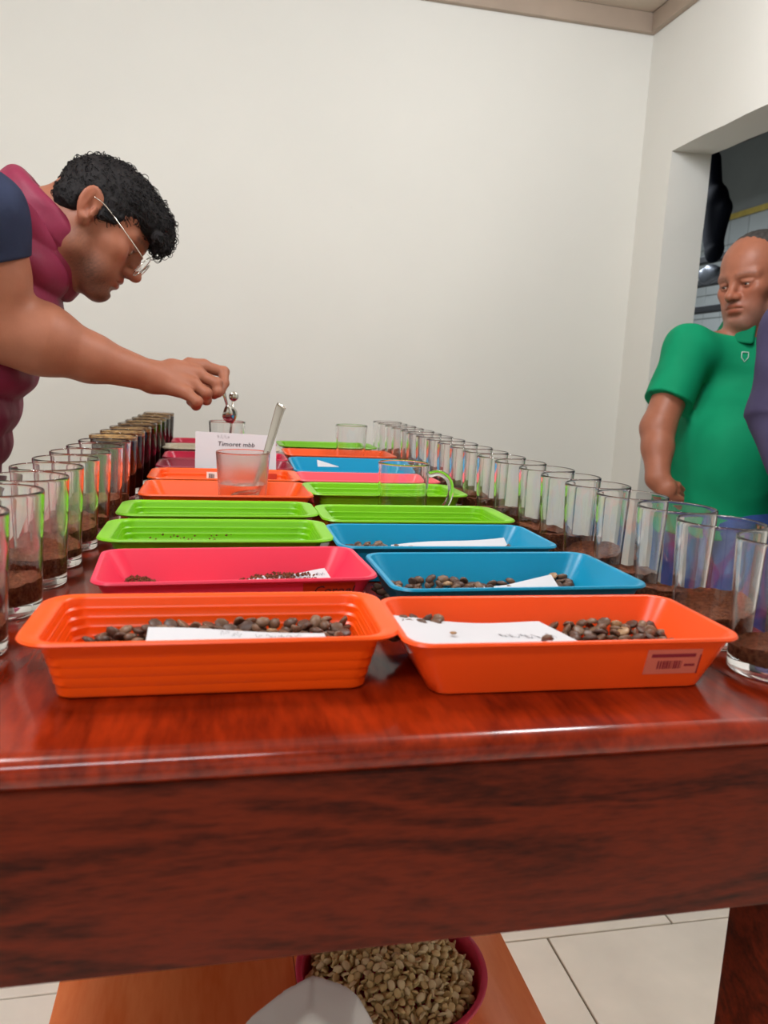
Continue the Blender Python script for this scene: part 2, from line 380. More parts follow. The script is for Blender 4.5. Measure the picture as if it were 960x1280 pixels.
# ------------------------------------------------------------------ trays
def tray_mesh(kind, a, b, h=0.042):
    """a, b: half length and half depth at the rim. ridged: broad end lips and a stepped wall; smooth: plain sloping walls"""
    P = []                                     # (half x, half y, corner radius, z), from the outside of the base up and over the rim, then in
    if kind == 'smooth':
        A, B = a-0.023, b-0.014
        P += [(A-0.006, B-0.006, 0.008, 0.0015), (A-0.002, B-0.002, 0.011, 0.0), (A, B, 0.012, 0.0012)]
        for t in (0.25, 0.5, 0.75, 1.0): P.append((A+(a-0.004-A)*t, B+(b-0.004-B)*t, 0.012+0.006*t, 0.0012+(h-0.005)*t))
        P += [(a-0.001, b-0.001, 0.018, h-0.0036), (a, b, 0.018, h-0.0022), (a-0.0008, b-0.0008, 0.018, h-0.0004), (a-0.0022, b-0.002, 0.018, h), (a-0.0045, b-0.004, 0.017, h-0.0008)]
        for t in (0.25, 0.5, 0.75, 1.0): P.append((a-0.0050+(A-0.004-a+0.005)*t, b-0.0045+(B-0.004-b+0.0045)*t, 0.017-0.006*t, h-0.0012+(0.0045-h+0.0012)*t))
        P += [(A-0.006, B-0.006, 0.010, 0.003), (A-0.012, B-0.012, 0.008, 0.0028)]
    else:
        A, B = a-0.024, b-0.012
        P += [(A-0.006, B-0.006, 0.008, 0.0015), (A-0.002, B-0.002, 0.011, 0.0), (A, B, 0.012, 0.0012)]
        n = 5
        for k in range(n):
            z0, z1 = 0.0012+(h-0.006)*k/n, 0.0012+(h-0.006)*(k+1)/n
            x0, y0 = A+0.0085*(k/n), B+0.006*(k/n)
            P += [(x0+0.0008, y0+0.0007, 0.014, z0+0.001), (x0+0.0085/n-0.0004, y0+0.006/n-0.0003, 0.014, z1-0.0012), (x0+0.0085/n, y0+0.006/n, 0.014, z1)]
        P += [(a-0.004, b-0.003, 0.022, h-0.0042), (a-0.0008, b-0.0008, 0.024, h-0.0034), (a, b, 0.024, h-0.002), (a-0.0010, b-0.0010, 0.024, h-0.0003), (a-0.003, b-0.0026, 0.023, h), (a-0.0125, b-0.0045, 0.018, h-0.0006), (a-0.0140, b-0.0055, 0.017, h-0.0016)]
        for k in range(n):
            z1, z0 = h-0.003-(h-0.0075)*k/n, h-0.003-(h-0.0075)*(k+1)/n
            x0, y0 = a-0.0145-0.0017*k, b-0.006-0.00145*k
            P += [(x0-0.0006, y0-0.0005, 0.015, z1), (x0-0.0007, y0-0.0006, 0.015, z0+0.0018), (x0-0.0016, y0-0.0014, 0.015, z0+0.0006)]
        P += [(A-0.006, B-0.006, 0.010, 0.003), (A-0.012, B-0.012, 0.008, 0.0028)]
    rs = [rrect(x, y, min(r, y*0.9), z, 6) for x, y, r, z in P]
    return rings(rs)
TRAYS = {}
def tray(key, kind, color, x, y0, y1, label, half=0.124, rz=0.0, z=0.0, tilt=0.0):
    b = (y1-y0)/2
    v, f = tray_mesh(kind, half, b)
    o = mesh('plastic_tray', v, f, M[color], None, True, 38)
    o.location = (x, (y0+y1)/2, T+0.0005+z); o.rotation_euler = (tilt, 0, math.radians(rz))
    TRAYS[key] = o
    return tag(o, label, 'tray', 'trays in two rows down the middle of the table')
LX, RX = 0.0085, 0.2535
tray('L1', 'ridged', 'orange', 0.002, 0.496, 0.612, 'orange ridged tray of roasted beans, front tray of the left row', 0.127, -0.4)
tray('L2', 'smooth', 'pink', 0.019, 0.647, 0.776, 'bright pink tray with a brown sticker, second from the front in the left row', 0.122, 3.0)
tray('L3', 'ridged', 'green', 0.004, 0.808, 0.931, 'lime green ridged tray right behind the bright pink tray', 0.124)
tray('L4', 'ridged', 'green', 0.005, 0.955, 1.068, 'lime green ridged tray in front of the tumbler that holds a spoon', 0.124, 0.4)
tray('L5', 'smooth', 'orange_deep', 0.017, 1.112, 1.266, 'orange tray holding the water tumbler with the leaning spoon', 0.124)
tray('L6', 'ridged', 'orange_deep', 0.016, 1.288, 1.428, 'orange tray with a pale label on its back wall, before the dark maroon one', 0.126)
tray('L7', 'smooth', 'maroon', 0.018, 1.447, 1.575, 'dark maroon tray that the white handwritten sign leans on', 0.126)
tray('L8', 'smooth', 'red', 0.02, 1.595, 1.725, 'crimson tray between the dark maroon tray and the cream one', 0.126)
tray('L9', 'ridged', 'cream', 0.013, 1.748, 1.872, 'cream-coloured tray near the far end of the left row', 0.129, 0, 0.004)
tray('L10', 'smooth', 'red', 0.02, 1.905, 2.035, 'crimson tray at the very far end of the left row', 0.126, 0, 0.003)
tray('R1', 'smooth', 'orange_red', 0.2525, 0.475, 0.592, 'orange-red tray with a price sticker, front tray of the right row', 0.127, -1.0)
tray('R2', 'smooth', 'blue', 0.2660, 0.614, 0.754, 'teal blue tray of beans, second from the front in the right row', 0.1205, 0.6)
tray('R3', 'smooth', 'blue', 0.2490, 0.778, 0.907, 'teal blue tray of beans with a long white slip, third in the right row', 0.124)
tray('R4', 'ridged', 'green', 0.2560, 0.925, 1.048, 'lime green ridged tray just in front of the glass mug', 0.127)
tray('R5', 'ridged', 'green', 0.2620, 1.140, 1.272, 'lime green ridged tray just behind the glass mug', 0.126, 0.5)
tray('R6', 'smooth', 'pinkpale', 0.2600, 1.292, 1.408, 'pale pink tray squeezed between a lime green and a blue tray', 0.126)
tray('R7', 'smooth', 'blue', 0.2640, 1.432, 1.590, 'blue tray with a small white slip, far along the right row', 0.122, 0, 0.0035, 0.062)
tray('R8', 'smooth', 'orange_deep', 0.2700, 1.670, 1.815, 'orange tray under the small tumbler at the far end of the right row', 0.124, 0, 0.004)
tray('R9', 'ridged', 'green', 0.2700, 1.875, 2.020, 'lime green tray at the very far end of the right row', 0.122, 0, 0.004)

# stickers on the trays' front walls
def squiggle(x0, x1, y, h, n, seed, wd=0.0006):
    """a line of handwriting strokes as flat ribbons in the x-y plane"""
    r = random.Random(seed); parts = []; x = x0
    while x < x1:
        pts = []; wl = r.uniform(0.006, 0.013)
        for k in range(7):
            pts.append((x+wl*k/6+r.uniform(-0.001, 0.001), y+r.choice((0, h*0.55, h*0.5, h, -h*0.2))*r.uniform(0.6, 1)))
        pts = spline([(p[0], p[1], 0) for p in pts], 4)
        V = []; Fc = []
        for i, p in enumerate(pts):
            q = pts[min(i+1, len(pts)-1)]-pts[max(i-1, 0)]; nn = np.array((-q[1], q[0], 0)); nn = nn/(np.linalg.norm(nn)+1e-9)*wd/2
            V += [tuple(p+nn), tuple(p-nn)]
            if i: Fc.append((2*i-2, 2*i-1, 2*i+1, 2*i))
        parts.append((V, Fc)); x += wl+r.uniform(0.002, 0.004)
    return join(parts)
def text_mesh(name, s, size, m, parent, shear=0.0):
    cu = bpy.data.curves.new(name, 'FONT'); cu.body = s; cu.size = size; cu.shear = shear; cu.align_x = 'CENTER'; cu.align_y = 'CENTER'; cu.resolution_u = 2
    t = bpy.data.objects.new(name, cu); col.objects.link(t)
    me = bpy.data.meshes.new_from_object(t.evaluated_get(bpy.context.evaluated_depsgraph_get()))
    bpy.data.objects.remove(t); bpy.data.curves.remove(cu)
    return link(name, me, m, parent, smooth=False)
def front_frame(key, x, z, inner=False):
    """matrix (in the tray's own frame) of a spot on the front wall: u along the tray, v up the wall, n out of it"""
    o = TRAYS[key]; d = o.dimensions
    me = o.data; b = max(v.co.y for v in me.vertices)
    A = Vector((0, -(b-0.014), 0.0012)); B = Vector((0, -(b-0.004), 0.0382))
    v = (B-A).normalized(); u = Vector((1, 0, 0)); n = u.cross(v)
    p = A+(B-A)*z; p.x = x
    return Matrix(((u.x, v.x, n.x, p.x), (u.y, v.y, n.y, p.y), (u.z, v.z, n.z, p.z), (0, 0, 0, 1)))
def plate(name, wx, wy, th, m, parent, mw):
    o = box_mesh(name, (-wx/2, -wy/2, 0), (wx/2, wy/2, th), 0, m, parent); o.matrix_local = mw; return o
mw = front_frame('R1', 0.073, 0.58)
st = plate('price_sticker', 0.043, 0.021, 0.0004, M['sticker'], TRAYS['R1'], mw @ Matrix.Shear('XY', 4, (0.25, 0)) if False else mw)
st['label'] = 'clear pinkish price sticker with a printed barcode'
bars = []; x = -0.012; r_ = random.Random(5)
while x < 0.008:
    wv = r_.choice((0.0004, 0.0008, 0.0012)); bars.append(([(x, -0.006, 0), (x+wv, -0.006, 0), (x+wv, 0.001, 0), (x, 0.001, 0)], [(0, 1, 2, 3)])); x += wv+r_.choice((0.0005, 0.0009))
bars.append(([(-0.018, 0.004, 0), (0.017, 0.004, 0), (0.017, 0.007, 0), (-0.018, 0.007, 0)], [(0, 1, 2, 3)]))
bars.append(([(0.0095, -0.004, 0), (0.018, -0.004, 0), (0.018, -0.002, 0), (0.0095, -0.002, 0)], [(0, 1, 2, 3)]))
bars.append(([(0.0205, -0.0105, 0), (0.0215, -0.0105, 0), (0.0215, 0.006, 0), (0.0205, 0.006, 0)], [(0, 1, 2, 3)]))
v, f = join(bars); o = stuff(mesh('barcode', v, f, M['label_print'], st, smooth=False)); o.location.z = 0.0006
mw = front_frame('L2', 0.076, 0.76)
st = plate('brand_sticker', 0.046, 0.016, 0.0004, M['sticker_dark'], TRAYS['L2'], mw); st['label'] = 'brown sticker lettered in black'
o = stuff(text_mesh('lettering', 'Coroel', 0.0125, M['ink_dark'], st, 0.25)); o.location = (0.004, 0.0, 0.0006)
bx = TRAYS['L6']
st = box_mesh('price_label', (-0.042, -0.0005, -0.007), (-0.004, 0.0, 0.007), 0, M['label_white'], bx); st.location = (0.01, 0.0545, 0.030); st.rotation_euler = (-0.2, 0, 0); st['label'] = 'pale printed price label'
v, f = join([([(-0.038+0.002*k, -0.001, -0.005), (-0.037+0.002*k, -0.001, -0.005), (-0.037+0.002*k, -0.001, 0.004), (-0.038+0.002*k, -0.001, 0.004)], [(0, 1, 2, 3)]) for k in range(5)])
stuff(mesh('barcode', v, f, M['ink_dark'], st, smooth=False))
st = box_mesh('brand_sticker', (0.070, -0.0005, -0.008), (0.092, 0.0, 0.008), 0, M['sticker_dark'], bx); st.location = (0, 0.0545, 0.028); st.rotation_euler = (-0.2, 0, 0); st['label'] = 'dark brown sticker'
# ------------------------------------------------------------------ glasses
GH = 0.107
def glass_prof(h, r0, r1, base=0.010, wall=0.0021, fill=None):
    R = lambda z: r0+(r1-r0)*z/h
    out = [(0.0004, 0.0018), (r0*0.70, 0.0018), (r0*0.74, 0.0016), (r0*0.86, 0.0), (r0-0.0012, 0.0004), (r0-0.0002, 0.0016)]
    out += [(R(z), z) for z in (0.0030, 0.0050, h*0.3, h*0.65, h-0.0040, h-0.0018)]+[(r1-0.0002, h-0.0007), (r1-0.0007, h-0.0001), (r1-wall*0.55, h), (r1-wall+0.0003, h-0.0003), (r1-wall, h-0.0010)]
    zz = [h-0.0026, h-0.0045, h*0.65, h*0.3, base+0.0100, base+0.0075]
    if fill is not None:                       # the inner face ends at the water, which has a face of its own
        return out+[(R(z)-wall, z) for z in zz if z > fill+0.002]+[(R(fill)-wall, fill)]
    return out+[(R(z)-wall, z) for z in zz]+[(r0-wall-0.0004, base+0.0045), (r0-wall-0.0022, base+0.0014), (r0-wall-0.0050, base+0.0002), (r0-wall-0.0070, base), (0.0004, base)]
def solid_fill(r0, r1, z0, z1, slope, lump, seed, n=44, flat=False):
    """contents of a glass: a plug with an uneven, sloping top"""
    r = random.Random(seed); ph = [r.uniform(0, 6.28) for _ in range(6)]; az = r.uniform(0, 6.28)
    rs = [[(0.6*r0*math.cos(2*math.pi*j/n), 0.6*r0*math.sin(2*math.pi*j/n), z0) for j in range(n)], [(r0*math.cos(2*math.pi*j/n), r0*math.sin(2*math.pi*j/n), z0+0.001) for j in range(n)]]
    def top(x, y):
        return z1+slope*(x*math.cos(az)+y*math.sin(az))+lump*(math.sin(x*190+ph[0])*math.cos(y*170+ph[1])+0.6*math.sin(x*420+y*310+ph[2]))
    for t in (1.0, 0.97, 0.8, 0.6, 0.4, 0.2, 0.02):
        rr = r1*t
        rs.append([(rr*math.cos(2*math.pi*j/n), rr*math.sin(2*math.pi*j/n), top(rr*math.cos(2*math.pi*j/n), rr*math.sin(2*math.pi*j/n))) for j in range(n)])
    return rings(rs)
R0, R1 = 0.0325, 0.0370
gv, gf = lathe(glass_prof(GH, R0, R1), 44)
gm = None; gcount = 0
def glass(x, y, label, content, group, seed):
    global gm
    if gm is None:
        o = mesh('drinking_glass', gv, gf, M['glass'], None, True, 50); gm = o.data
    else:
        o = bpy.data.objects.new('drinking_glass', gm); col.objects.link(o)
    o.location = (x, y, T+0.0004); o.rotation_euler.z = seed*1.3
    tag(o, label, 'glass', group)
    r = random.Random(seed)
    if content == 'dry':
        hgt = 0.028+r.uniform(-0.004, 0.006); k = hgt/GH
        v, f = solid_fill(R0-0.0017, R0+(R1-R0)*k-0.0015, 0.0102, hgt, 0.22*r.uniform(0.3, 1), 0.0011, seed)
        stuff(mesh('ground_coffee', v, f, M['grounds'], o, True, 40))
    else:
        v, f = solid_fill(R0-0.0016, R1-0.0015, 0.0102, GH-0.0085, 0, 0, seed)
        mesh('brewed_coffee', v, f, M['brew'], o, True, 40)
        v, f = solid_fill(R1-0.0024, R1-0.0015, GH-0.0084, GH-0.0022, 0.01, 0.0006, seed)
        stuff(mesh('coffee_crust', v, f, M['crust'], o, True, 40))
    return o
NB = ['the front edge', 'the orange-red tray', 'the front half of the near blue tray', 'the back half of the near blue tray', 'the second blue tray', 'the far side of the second blue tray']
ry = [0.512, 0.588, 0.664, 0.740, 0.817, 0.893, 0.969, 1.045, 1.121, 1.197, 1.273, 1.349, 1.425, 1.501, 1.577, 1.653, 1.729, 1.805, 1.881, 1.957]
ordn = ['first', 'second', 'third', 'fourth', 'fifth', 'sixth', 'seventh', 'eighth', 'ninth', 'tenth', 'eleventh', 'twelfth', 'thirteenth', 'fourteenth', 'fifteenth', 'sixteenth', 'seventeenth', 'eighteenth', 'nineteenth', 'twentieth']
beside = ['outside the front orange-red tray', 'outside the front orange-red tray', 'beside the near blue tray', 'beside the near blue tray', 'beside the second blue tray', 'beside the second blue tray', 'beside the near lime tray', 'beside the near lime tray', 'by the mug',
          'beside the far lime tray', 'beside the far lime tray', 'beside the pale pink tray', 'beside the pale pink tray', 'beside the far blue tray', 'beside the far blue tray', 'beside the far blue tray', 'by the far orange tray', 'by the far orange tray', 'by the farthest lime tray', 'ending the row']
for i, y in enumerate(ry):
    r_ = random.Random(i)
    glass(0.4305+r_.uniform(-0.003, 0.003)-0.004*(i > 6), y, 'glass of dry grounds %s, %s in right row' % (beside[i], ordn[i]), 'dry', 'glasses of ground coffee in the right row', i+1)
ly = [0.603, 0.708, 0.800, 0.880, 0.962, 1.043, 1.122, 1.208]
lb = ['cut by the picture edge', 'beside the bright pink tray', 'beside the first lime tray', 'beside the first lime tray', 'beside the second lime tray', 'beside the second lime tray', 'beside the first deep orange tray', 'right before the brewed ones']
for i, y in enumerate(ly):
    r_ = random.Random(40+i)
    glass(-0.184+0.0035*i+r_.uniform(-0.002, 0.002), y, 'glass of dry grounds %s, %s in left row' % (lb[i], ordn[i]), 'dry', 'glasses of ground coffee in the left row', 40+i)
by = [1.305, 1.402, 1.500, 1.600, 1.700, 1.800, 1.900, 2.010]
for i, y in enumerate(by):
    glass(-0.160+0.0030*i, y, 'glass full of dark brewed coffee with a tan crust, %s of those from the front' % ordn[i], 'brew', 'glasses of brewed coffee at the left', 60+i)

def plain_glass(name, loc, h, r0, r1, label, cat='glass', wall=0.0024, base=0.008, fill=None):
    v, f = lathe(glass_prof(h, r0, r1, base, wall, fill), 48)
    if fill: f = f[:-1]
    o = mesh(name, v, f, M['glass'], None, True, 50); o.location = loc
    return tag(o, label, cat)
def water(o, r0, r1, h, wall, base, top):
    R = lambda z: r0+(r1-r0)*z/h
    rs = [(0.0004, base), (r0-wall-0.0070, base), (r0-wall-0.0050, base+0.0002), (r0-wall-0.0022, base+0.0014), (r0-wall-0.0004, base+0.0045)]
    rs += [(R(z)-wall, z) for z in (base+0.0075, top-0.004, top)]+[(R(top)-wall, top), (R(top)-wall-0.003, top), (0.0004, top)]
    v, f = lathe(rs, 48); w_ = mesh('water', v, f, M['glass_wet'], o, True, 40); w_.data.materials.append(M['water'])
    n = len(rs)*48
    for p in w_.data.polygons:                 # the top meets the air, the rest meets the glass
        if all(abs(w_.data.vertices[i].co.z-top) < 1e-6 for i in p.vertices): p.material_index = 1
    return w_
tum = plain_glass('water_tumbler', (0.040, 1.190, T+0.0036), 0.094, 0.034, 0.0405, 'wide steamed-up tumbler half full of water with a spoon leaning in it', fill=0.046)
tum.data.materials.clear(); tum.data.materials.append(M['steamed_glass'])
water(tum, 0.034, 0.0405, 0.094, 0.0024, 0.008, 0.046)
ft = plain_glass('drinking_tumbler', (0.300, 1.752, T+0.0076), 0.101, 0.030, 0.0365, 'small empty tumbler standing alone at the far end of the right trays')
cup = plain_glass('rinsing_glass', (0.022, 1.660, T+0.0036), 0.110, 0.031, 0.0375, 'glass of water behind the white sign, under the held spoon', fill=0.06)
water(cup, 0.031, 0.0375, 0.110, 0.0024, 0.008, 0.06)
mug = plain_glass('glass_mug', (0.2665, 1.094, T+0.0004), 0.097, 0.0355, 0.0375, 'clear glass mug with a handle, between the two lime green trays', 'mug')
pts = spline([(0.0365, -0.004, 0.080), (0.052, -0.006, 0.083), (0.066, -0.008, 0.074), (0.070, -0.009, 0.056), (0.062, -0.008, 0.034), (0.0355, -0.004, 0.014)], 6)
v, f = tube([tuple(p) for p in pts], [(0.0038, 0.0046)]*len(pts), 12)
mesh('handle', v, f, M['glass'], mug)

# ------------------------------------------------------------------ spoons
def spoon(name, handle_pts, bowl_dir, bowl_len, label, wid=0.0035, th=0.0012, end_r=0.006, normal=(0, 0, 1), bowl_w=None):
    """handle swept from its end to the neck, then an oval dished bowl continuing along bowl_dir"""
    o = empty(name, tuple(handle_pts[0])); tag(o, label, 'spoon')
    P = spline(handle_pts, 12); n = len(P)
    rad = []
    for i in range(n):
        t = i/(n-1); wv = wid*(1.9-1.2*t) if t < 0.25 else wid*(1.9-1.2*0.25)*(1-0.55*(t-0.25)/0.75)
        wv *= math.sqrt(max(0.02, 1-(1-min(1, t/0.09))**2))
        rad.append((max(wv, 0.0007), th))
    # orient the flat of the handle with the spoon's normal
    N = Vector(normal).normalized(); rs = []
    for i, p in enumerate(P):
        tt = Vector(P[min(i+1, n-1)]-P[max(i-1, 0)]).normalized(); a = tt.cross(N).normalized(); b = a.cross(tt).normalized()
        rs.append([tuple(Vector(p)+a*(rad[i][0]*math.cos(2*math.pi*j/12))+b*(rad[i][1]*math.sin(2*math.pi*j/12))) for j in range(12)])
    v, f = rings(rs); h = mesh('handle', v, f, M['steel'])
    ch(h, o)
    d = Vector(bowl_dir).normalized(); a = d.cross(N).normalized(); b = a.cross(d).normalized()
    if b.dot(N) < 0: b = -b
    L = bowl_len; W = bowl_w or L*0.66; c0 = Vector(P[-1])-d*0.002; V = []; Fc = []
    nu, nv = 15, 11
    for side in (0, 1):
        for i in range(nu):
            t = i/(nu-1); s = t; wv = W/2*math.sin(math.pi*min(1, s*0.985+0.012))**0.62*(0.72+0.42*math.sin(math.pi*s*0.8))*0.95+0.0006
            for j in range(nv):
                q = -1+2*j/(nv-1)
                dep = -0.30*W*(1-q*q)*math.sin(math.pi*(0.06+0.9*s))**0.8
                p = c0+d*(L*t)+a*(wv*q)+b*(dep-(0.0009 if side else 0))
                V.append(tuple(p))
    for side in (0, 1):
        for i in range(nu-1):
            for j in range(nv-1):
                k = side*nu*nv+i*nv+j; q = (k, k+1, k+nv+1, k+nv); Fc.append(q if side == 0 else q[::-1])
    e = [i*nv for i in range(nu)]+[(nu-1)*nv+j for j in range(1, nv)]+[(nu-1-i)*nv+nv-1 for i in range(1, nu)]+[nv-1-j for j in range(1, nv-1)]
    for i in range(len(e)):
        p, q = e[i], e[(i+1) % len(e)]; Fc.append((p, p+nu*nv, q+nu*nv, q))
    ch(mesh('spoon_bowl', V, Fc, M['steel'], None, True, 50), o)
    return o
# spoon leaning in the tumbler: bowl down in the water, handle out over the rim to the right
spoon('tea_spoon', [(0.0985, 1.212, 1.1185), (0.0945, 1.211, 1.110), (0.082, 1.206, 1.066), (0.070, 1.202, 1.026), (0.056, 1.196, 0.988)], (-0.78, -0.25, -0.58), 0.042,
      'steel spoon leaning out of the wide water tumbler', 0.0052, 0.0012, normal=(-0.5, -0.8, 0.3))
# spoon standing in the glass, its round end up
so = tag(empty('bar_spoon', (0.034, 1.660, 1.112)), 'steel spoon with a round end standing in the glass behind the sign', 'spoon')
v, f = tube([(0.0335, 1.660, 1.106), (0.030, 1.660, 1.050), (0.024, 1.660, 0.985), (0.021, 1.660, 0.968)], 0.0024, 10); ch(mesh('handle', v, f, M['steel']), so)
bm = bmesh.new(); bmesh.ops.create_uvsphere(bm, u_segments=20, v_segments=12, radius=1); me = bpy.data.meshes.new('knob'); bm.to_mesh(me); bm.free()
k_ = link('round_end', me, M['steel']); k_.scale = (0.0098, 0.0042, 0.0098); k_.location = (0.0345, 1.660, 1.1145); ch(k_, so)

# ------------------------------------------------------------------ paper slips
def sheet(name, fn, nu, nv, th, m, label, cat='paper', group=None):
    """a thin bent sheet: fn(s, t) gives the point; both faces and the edge are built"""
    P = [[Vector(fn(i/(nu-1), j/(nv-1))) for j in range(nv)] for i in range(nu)]
    V = []
    for s in (0, 1):
        for i in range(nu):
            for j in range(nv):
                du = P[min(i+1, nu-1)][j]-P[max(i-1, 0)][j]; dv = P[i][min(j+1, nv-1)]-P[i][max(j-1, 0)]
                nn = du.cross(dv).normalized(); V.append(tuple(P[i][j]+nn*(th if s == 0 else 0)))
    Fc = []; K = nu*nv
    for i in range(nu-1):
        for j in range(nv-1):
            a = i*nv+j; Fc.append((a, a+nv, a+nv+1, a+1)); Fc.append((K+a, K+a+1, K+a+nv+1, K+a+nv))
    e = [i*nv for i in range(nu)]+[(nu-1)*nv+j for j in range(1, nv)]+[(nu-1-i)*nv+nv-1 for i in range(1, nu)]+[nv-1-j for j in range(1, nv-1)]
    for i in range(len(e)):
        p, q = e[i], e[(i+1) % len(e)]; Fc.append((p, p+K, q+K, q))
    o = mesh(name, V, Fc, m, None, True, 50); return tag(o, label, cat, group)
def writing(sheet_obj, fn, lines, m, wd=0.0006, up=0.0009):
    """handwriting strokes laid on the sheet: lines = (s0, s1, t, height in t, seed) in sheet coordinates"""
    parts = []
    for s0, s1, t, h, seed in lines:
        v, f = squiggle(0, 0.05, 0, 0.006, 0, seed, wd)
        W = max(p[0] for p in v); out = []
        for x, y, _ in v:
            s = s0+(s1-s0)*x/W; tt = t+h*y/0.006; p = Vector(fn(s, tt)); e = 0.01
            n = (Vector(fn(s+e, tt))-p).cross(Vector(fn(s, tt+e))-p).normalized(); out.append(tuple(p+n*up))
        parts.append((out, f))
    v, f = join(parts); return stuff(mesh('handwriting', v, f, m, sheet_obj, smooth=False))
GS = 'white slips lying in the trays'
f1 = lambda s, t: (0.132+0.122*s+0.022*s*(1-t), 0.4885+0.073*t+0.010*(1-s), T+0.0330-0.004*s-0.0015*t+0.0022*math.sin(s*5+t*2)-0.004*(1-s)*(1-t))
o = sheet('paper_slip', f1, 20, 10, 0.0004, M['paper'], 'large white written slip covering the left half of the orange-red tray', group=GS)
writing(o, f1, [(0.60, 0.92, 0.52, 0.12, 1), (0.62, 0.86, 0.24, 0.12, 2)], M['ink'])
f2 = lambda s, t: (-0.046+0.126*s, 0.530+0.026*t+0.014*s*(0.5-t)*0.4, T+0.0290+0.0035*t-0.0045*s*t-0.0025*s+0.0006*math.sin(7*s))
o = sheet('paper_slip', f2, 18, 8, 0.0004, M['paper'], 'long white slip lying on the beans in the front orange ridged tray', group=GS)
writing(o, f2, [(0.40, 0.52, 0.55, 0.35, 3), (0.60, 0.86, 0.5, 0.3, 4)], M['ink'], 0.0005)
f3 = lambda s, t: (0.190+0.148*s, 0.690+0.042*t-0.006*s, T+0.0085+0.006*t*s+0.010*t*max(0, s-0.66)/0.34)
o = sheet('paper_slip', f3, 20, 8, 0.0004, M['paper'], 'white slip half under beans in the near blue tray', group=GS)
f4 = lambda s, t: (0.205+0.142*s, 0.862+0.026*t, T+0.0165+0.013*t*(0.25+0.75*s)+0.0012*math.sin(6*s))
o = sheet('paper_slip', f4, 18, 7, 0.0004, M['paper'], 'white folded slip lying along the second blue tray', group=GS)
f5 = lambda s, t: (0.040+0.076*s-0.008*t, 0.730+0.024*t+0.006*s, T+0.012+0.011*t*(0.3+0.7*s)+0.001*math.sin(8*s))
o = sheet('paper_slip', f5, 14, 7, 0.0004, M['paper'], 'white printed slip at the right end of the bright pink tray', group=GS)
writing(o, f5, [(0.30, 0.46, 0.3, 0.3, 6), (0.58, 0.74, 0.5, 0.4, 7), (0.84, 0.95, 0.6, 0.2, 8), (0.84, 0.97, 0.25, 0.2, 9)], M['ink'], 0.0009)
f6 = lambda s, t: (0.196+0.042*s, 1.522+0.014*t*(1-s), T+0.0385+0.012*t*(1-0.9*s))
o = sheet('paper_slip', f6, 6, 5, 0.0004, M['paper'], 'small white pointed slip in the far blue tray', group=GS)
f7 = lambda s, t: (-0.037+0.146*s, 1.446+0.021*t, T+0.0375+0.0675*t-0.004*s*t)
o = sheet('paper_sign', f7, 14, 8, 0.0004, M['paper'], 'white handwritten paper sign propped up behind the water tumbler', 'sign')
t_ = text_mesh('handwriting', 'Timoret mbb', 0.0125, M['ink_dark'], o, 0.15); stuff(t_)
for vv in t_.data.vertices:
    s = 0.50+vv.co.x/0.146; tt = 0.70+vv.co.y/0.0705; p = f7(s, tt); vv.co = (p[0], p[1]-0.0012, p[2])
writing(o, f7, [(0.26, 0.42, 0.86, 0.08, 12)], M['ink'], 0.0006)

# ------------------------------------------------------------------ coffee beans
def bean_geo(seed, L=0.0062, W=0.0048, H=0.0041):
    """half-ellipsoid bean with a creased flat side, about 50 triangles"""
    r = random.Random(seed); n, rows = 8, 3; V = []; Fc = []
    L *= r.uniform(0.9, 1.1); W *= r.uniform(0.92, 1.1)
    for i in range(1, rows+1):
        th = math.pi*i/(rows+1)
        for j in range(n):
            ph = 2*math.pi*j/n; x = math.cos(th)*L; y = math.sin(th)*math.cos(ph)*W; z = math.sin(th)*math.sin(ph)*H
            if z > 0: z *= 0.35                     # flat side up
            if abs(y) < 0.2*W and z > 0: z -= 0.0009   # crease
            V.append((x, y, z))
    a = len(V); V += [(L, 0, -0.0002), (-L, 0, -0.0002)]
    for i in range(rows-1):
        for j in range(n):
            k = (j+1) % n; Fc.append((i*n+j, (i+1)*n+j, (i+1)*n+k, i*n+k))
    for j in range(n):
        k = (j+1) % n; Fc.append((a, j, k)); Fc.append((a+1, (rows-1)*n+k, (rows-1)*n+j))
    return V, Fc
bean_meshes = {}
def bean(kind, p, rot, label, group):
    if kind not in bean_meshes:
        v, f = bean_geo(hash(kind) % 97 if False else len(bean_meshes), *((0.0062, 0.0048, 0.0041) if kind[:5] == 'roast' else (0.0054, 0.0042, 0.0028)))
        o = mesh('raw_coffee_bean' if kind[:3] == 'raw' else 'coffee_bean', v, f, M[kind], None, True); bean_meshes[kind] = o.data
    else:
        o = bpy.data.objects.new('raw_coffee_bean' if kind[:3] == 'raw' else 'coffee_bean', bean_meshes[kind]); col.objects.link(o)
    o.location = p; o.rotation_euler = rot
    return tag(o, label, 'coffee bean', group)
def rrot(r, flat=0.5):
    up = 0 if r.random() < 0.45 else math.pi
    return (up+r.gauss(0, flat), r.gauss(0, flat), r.uniform(0, 6.28))
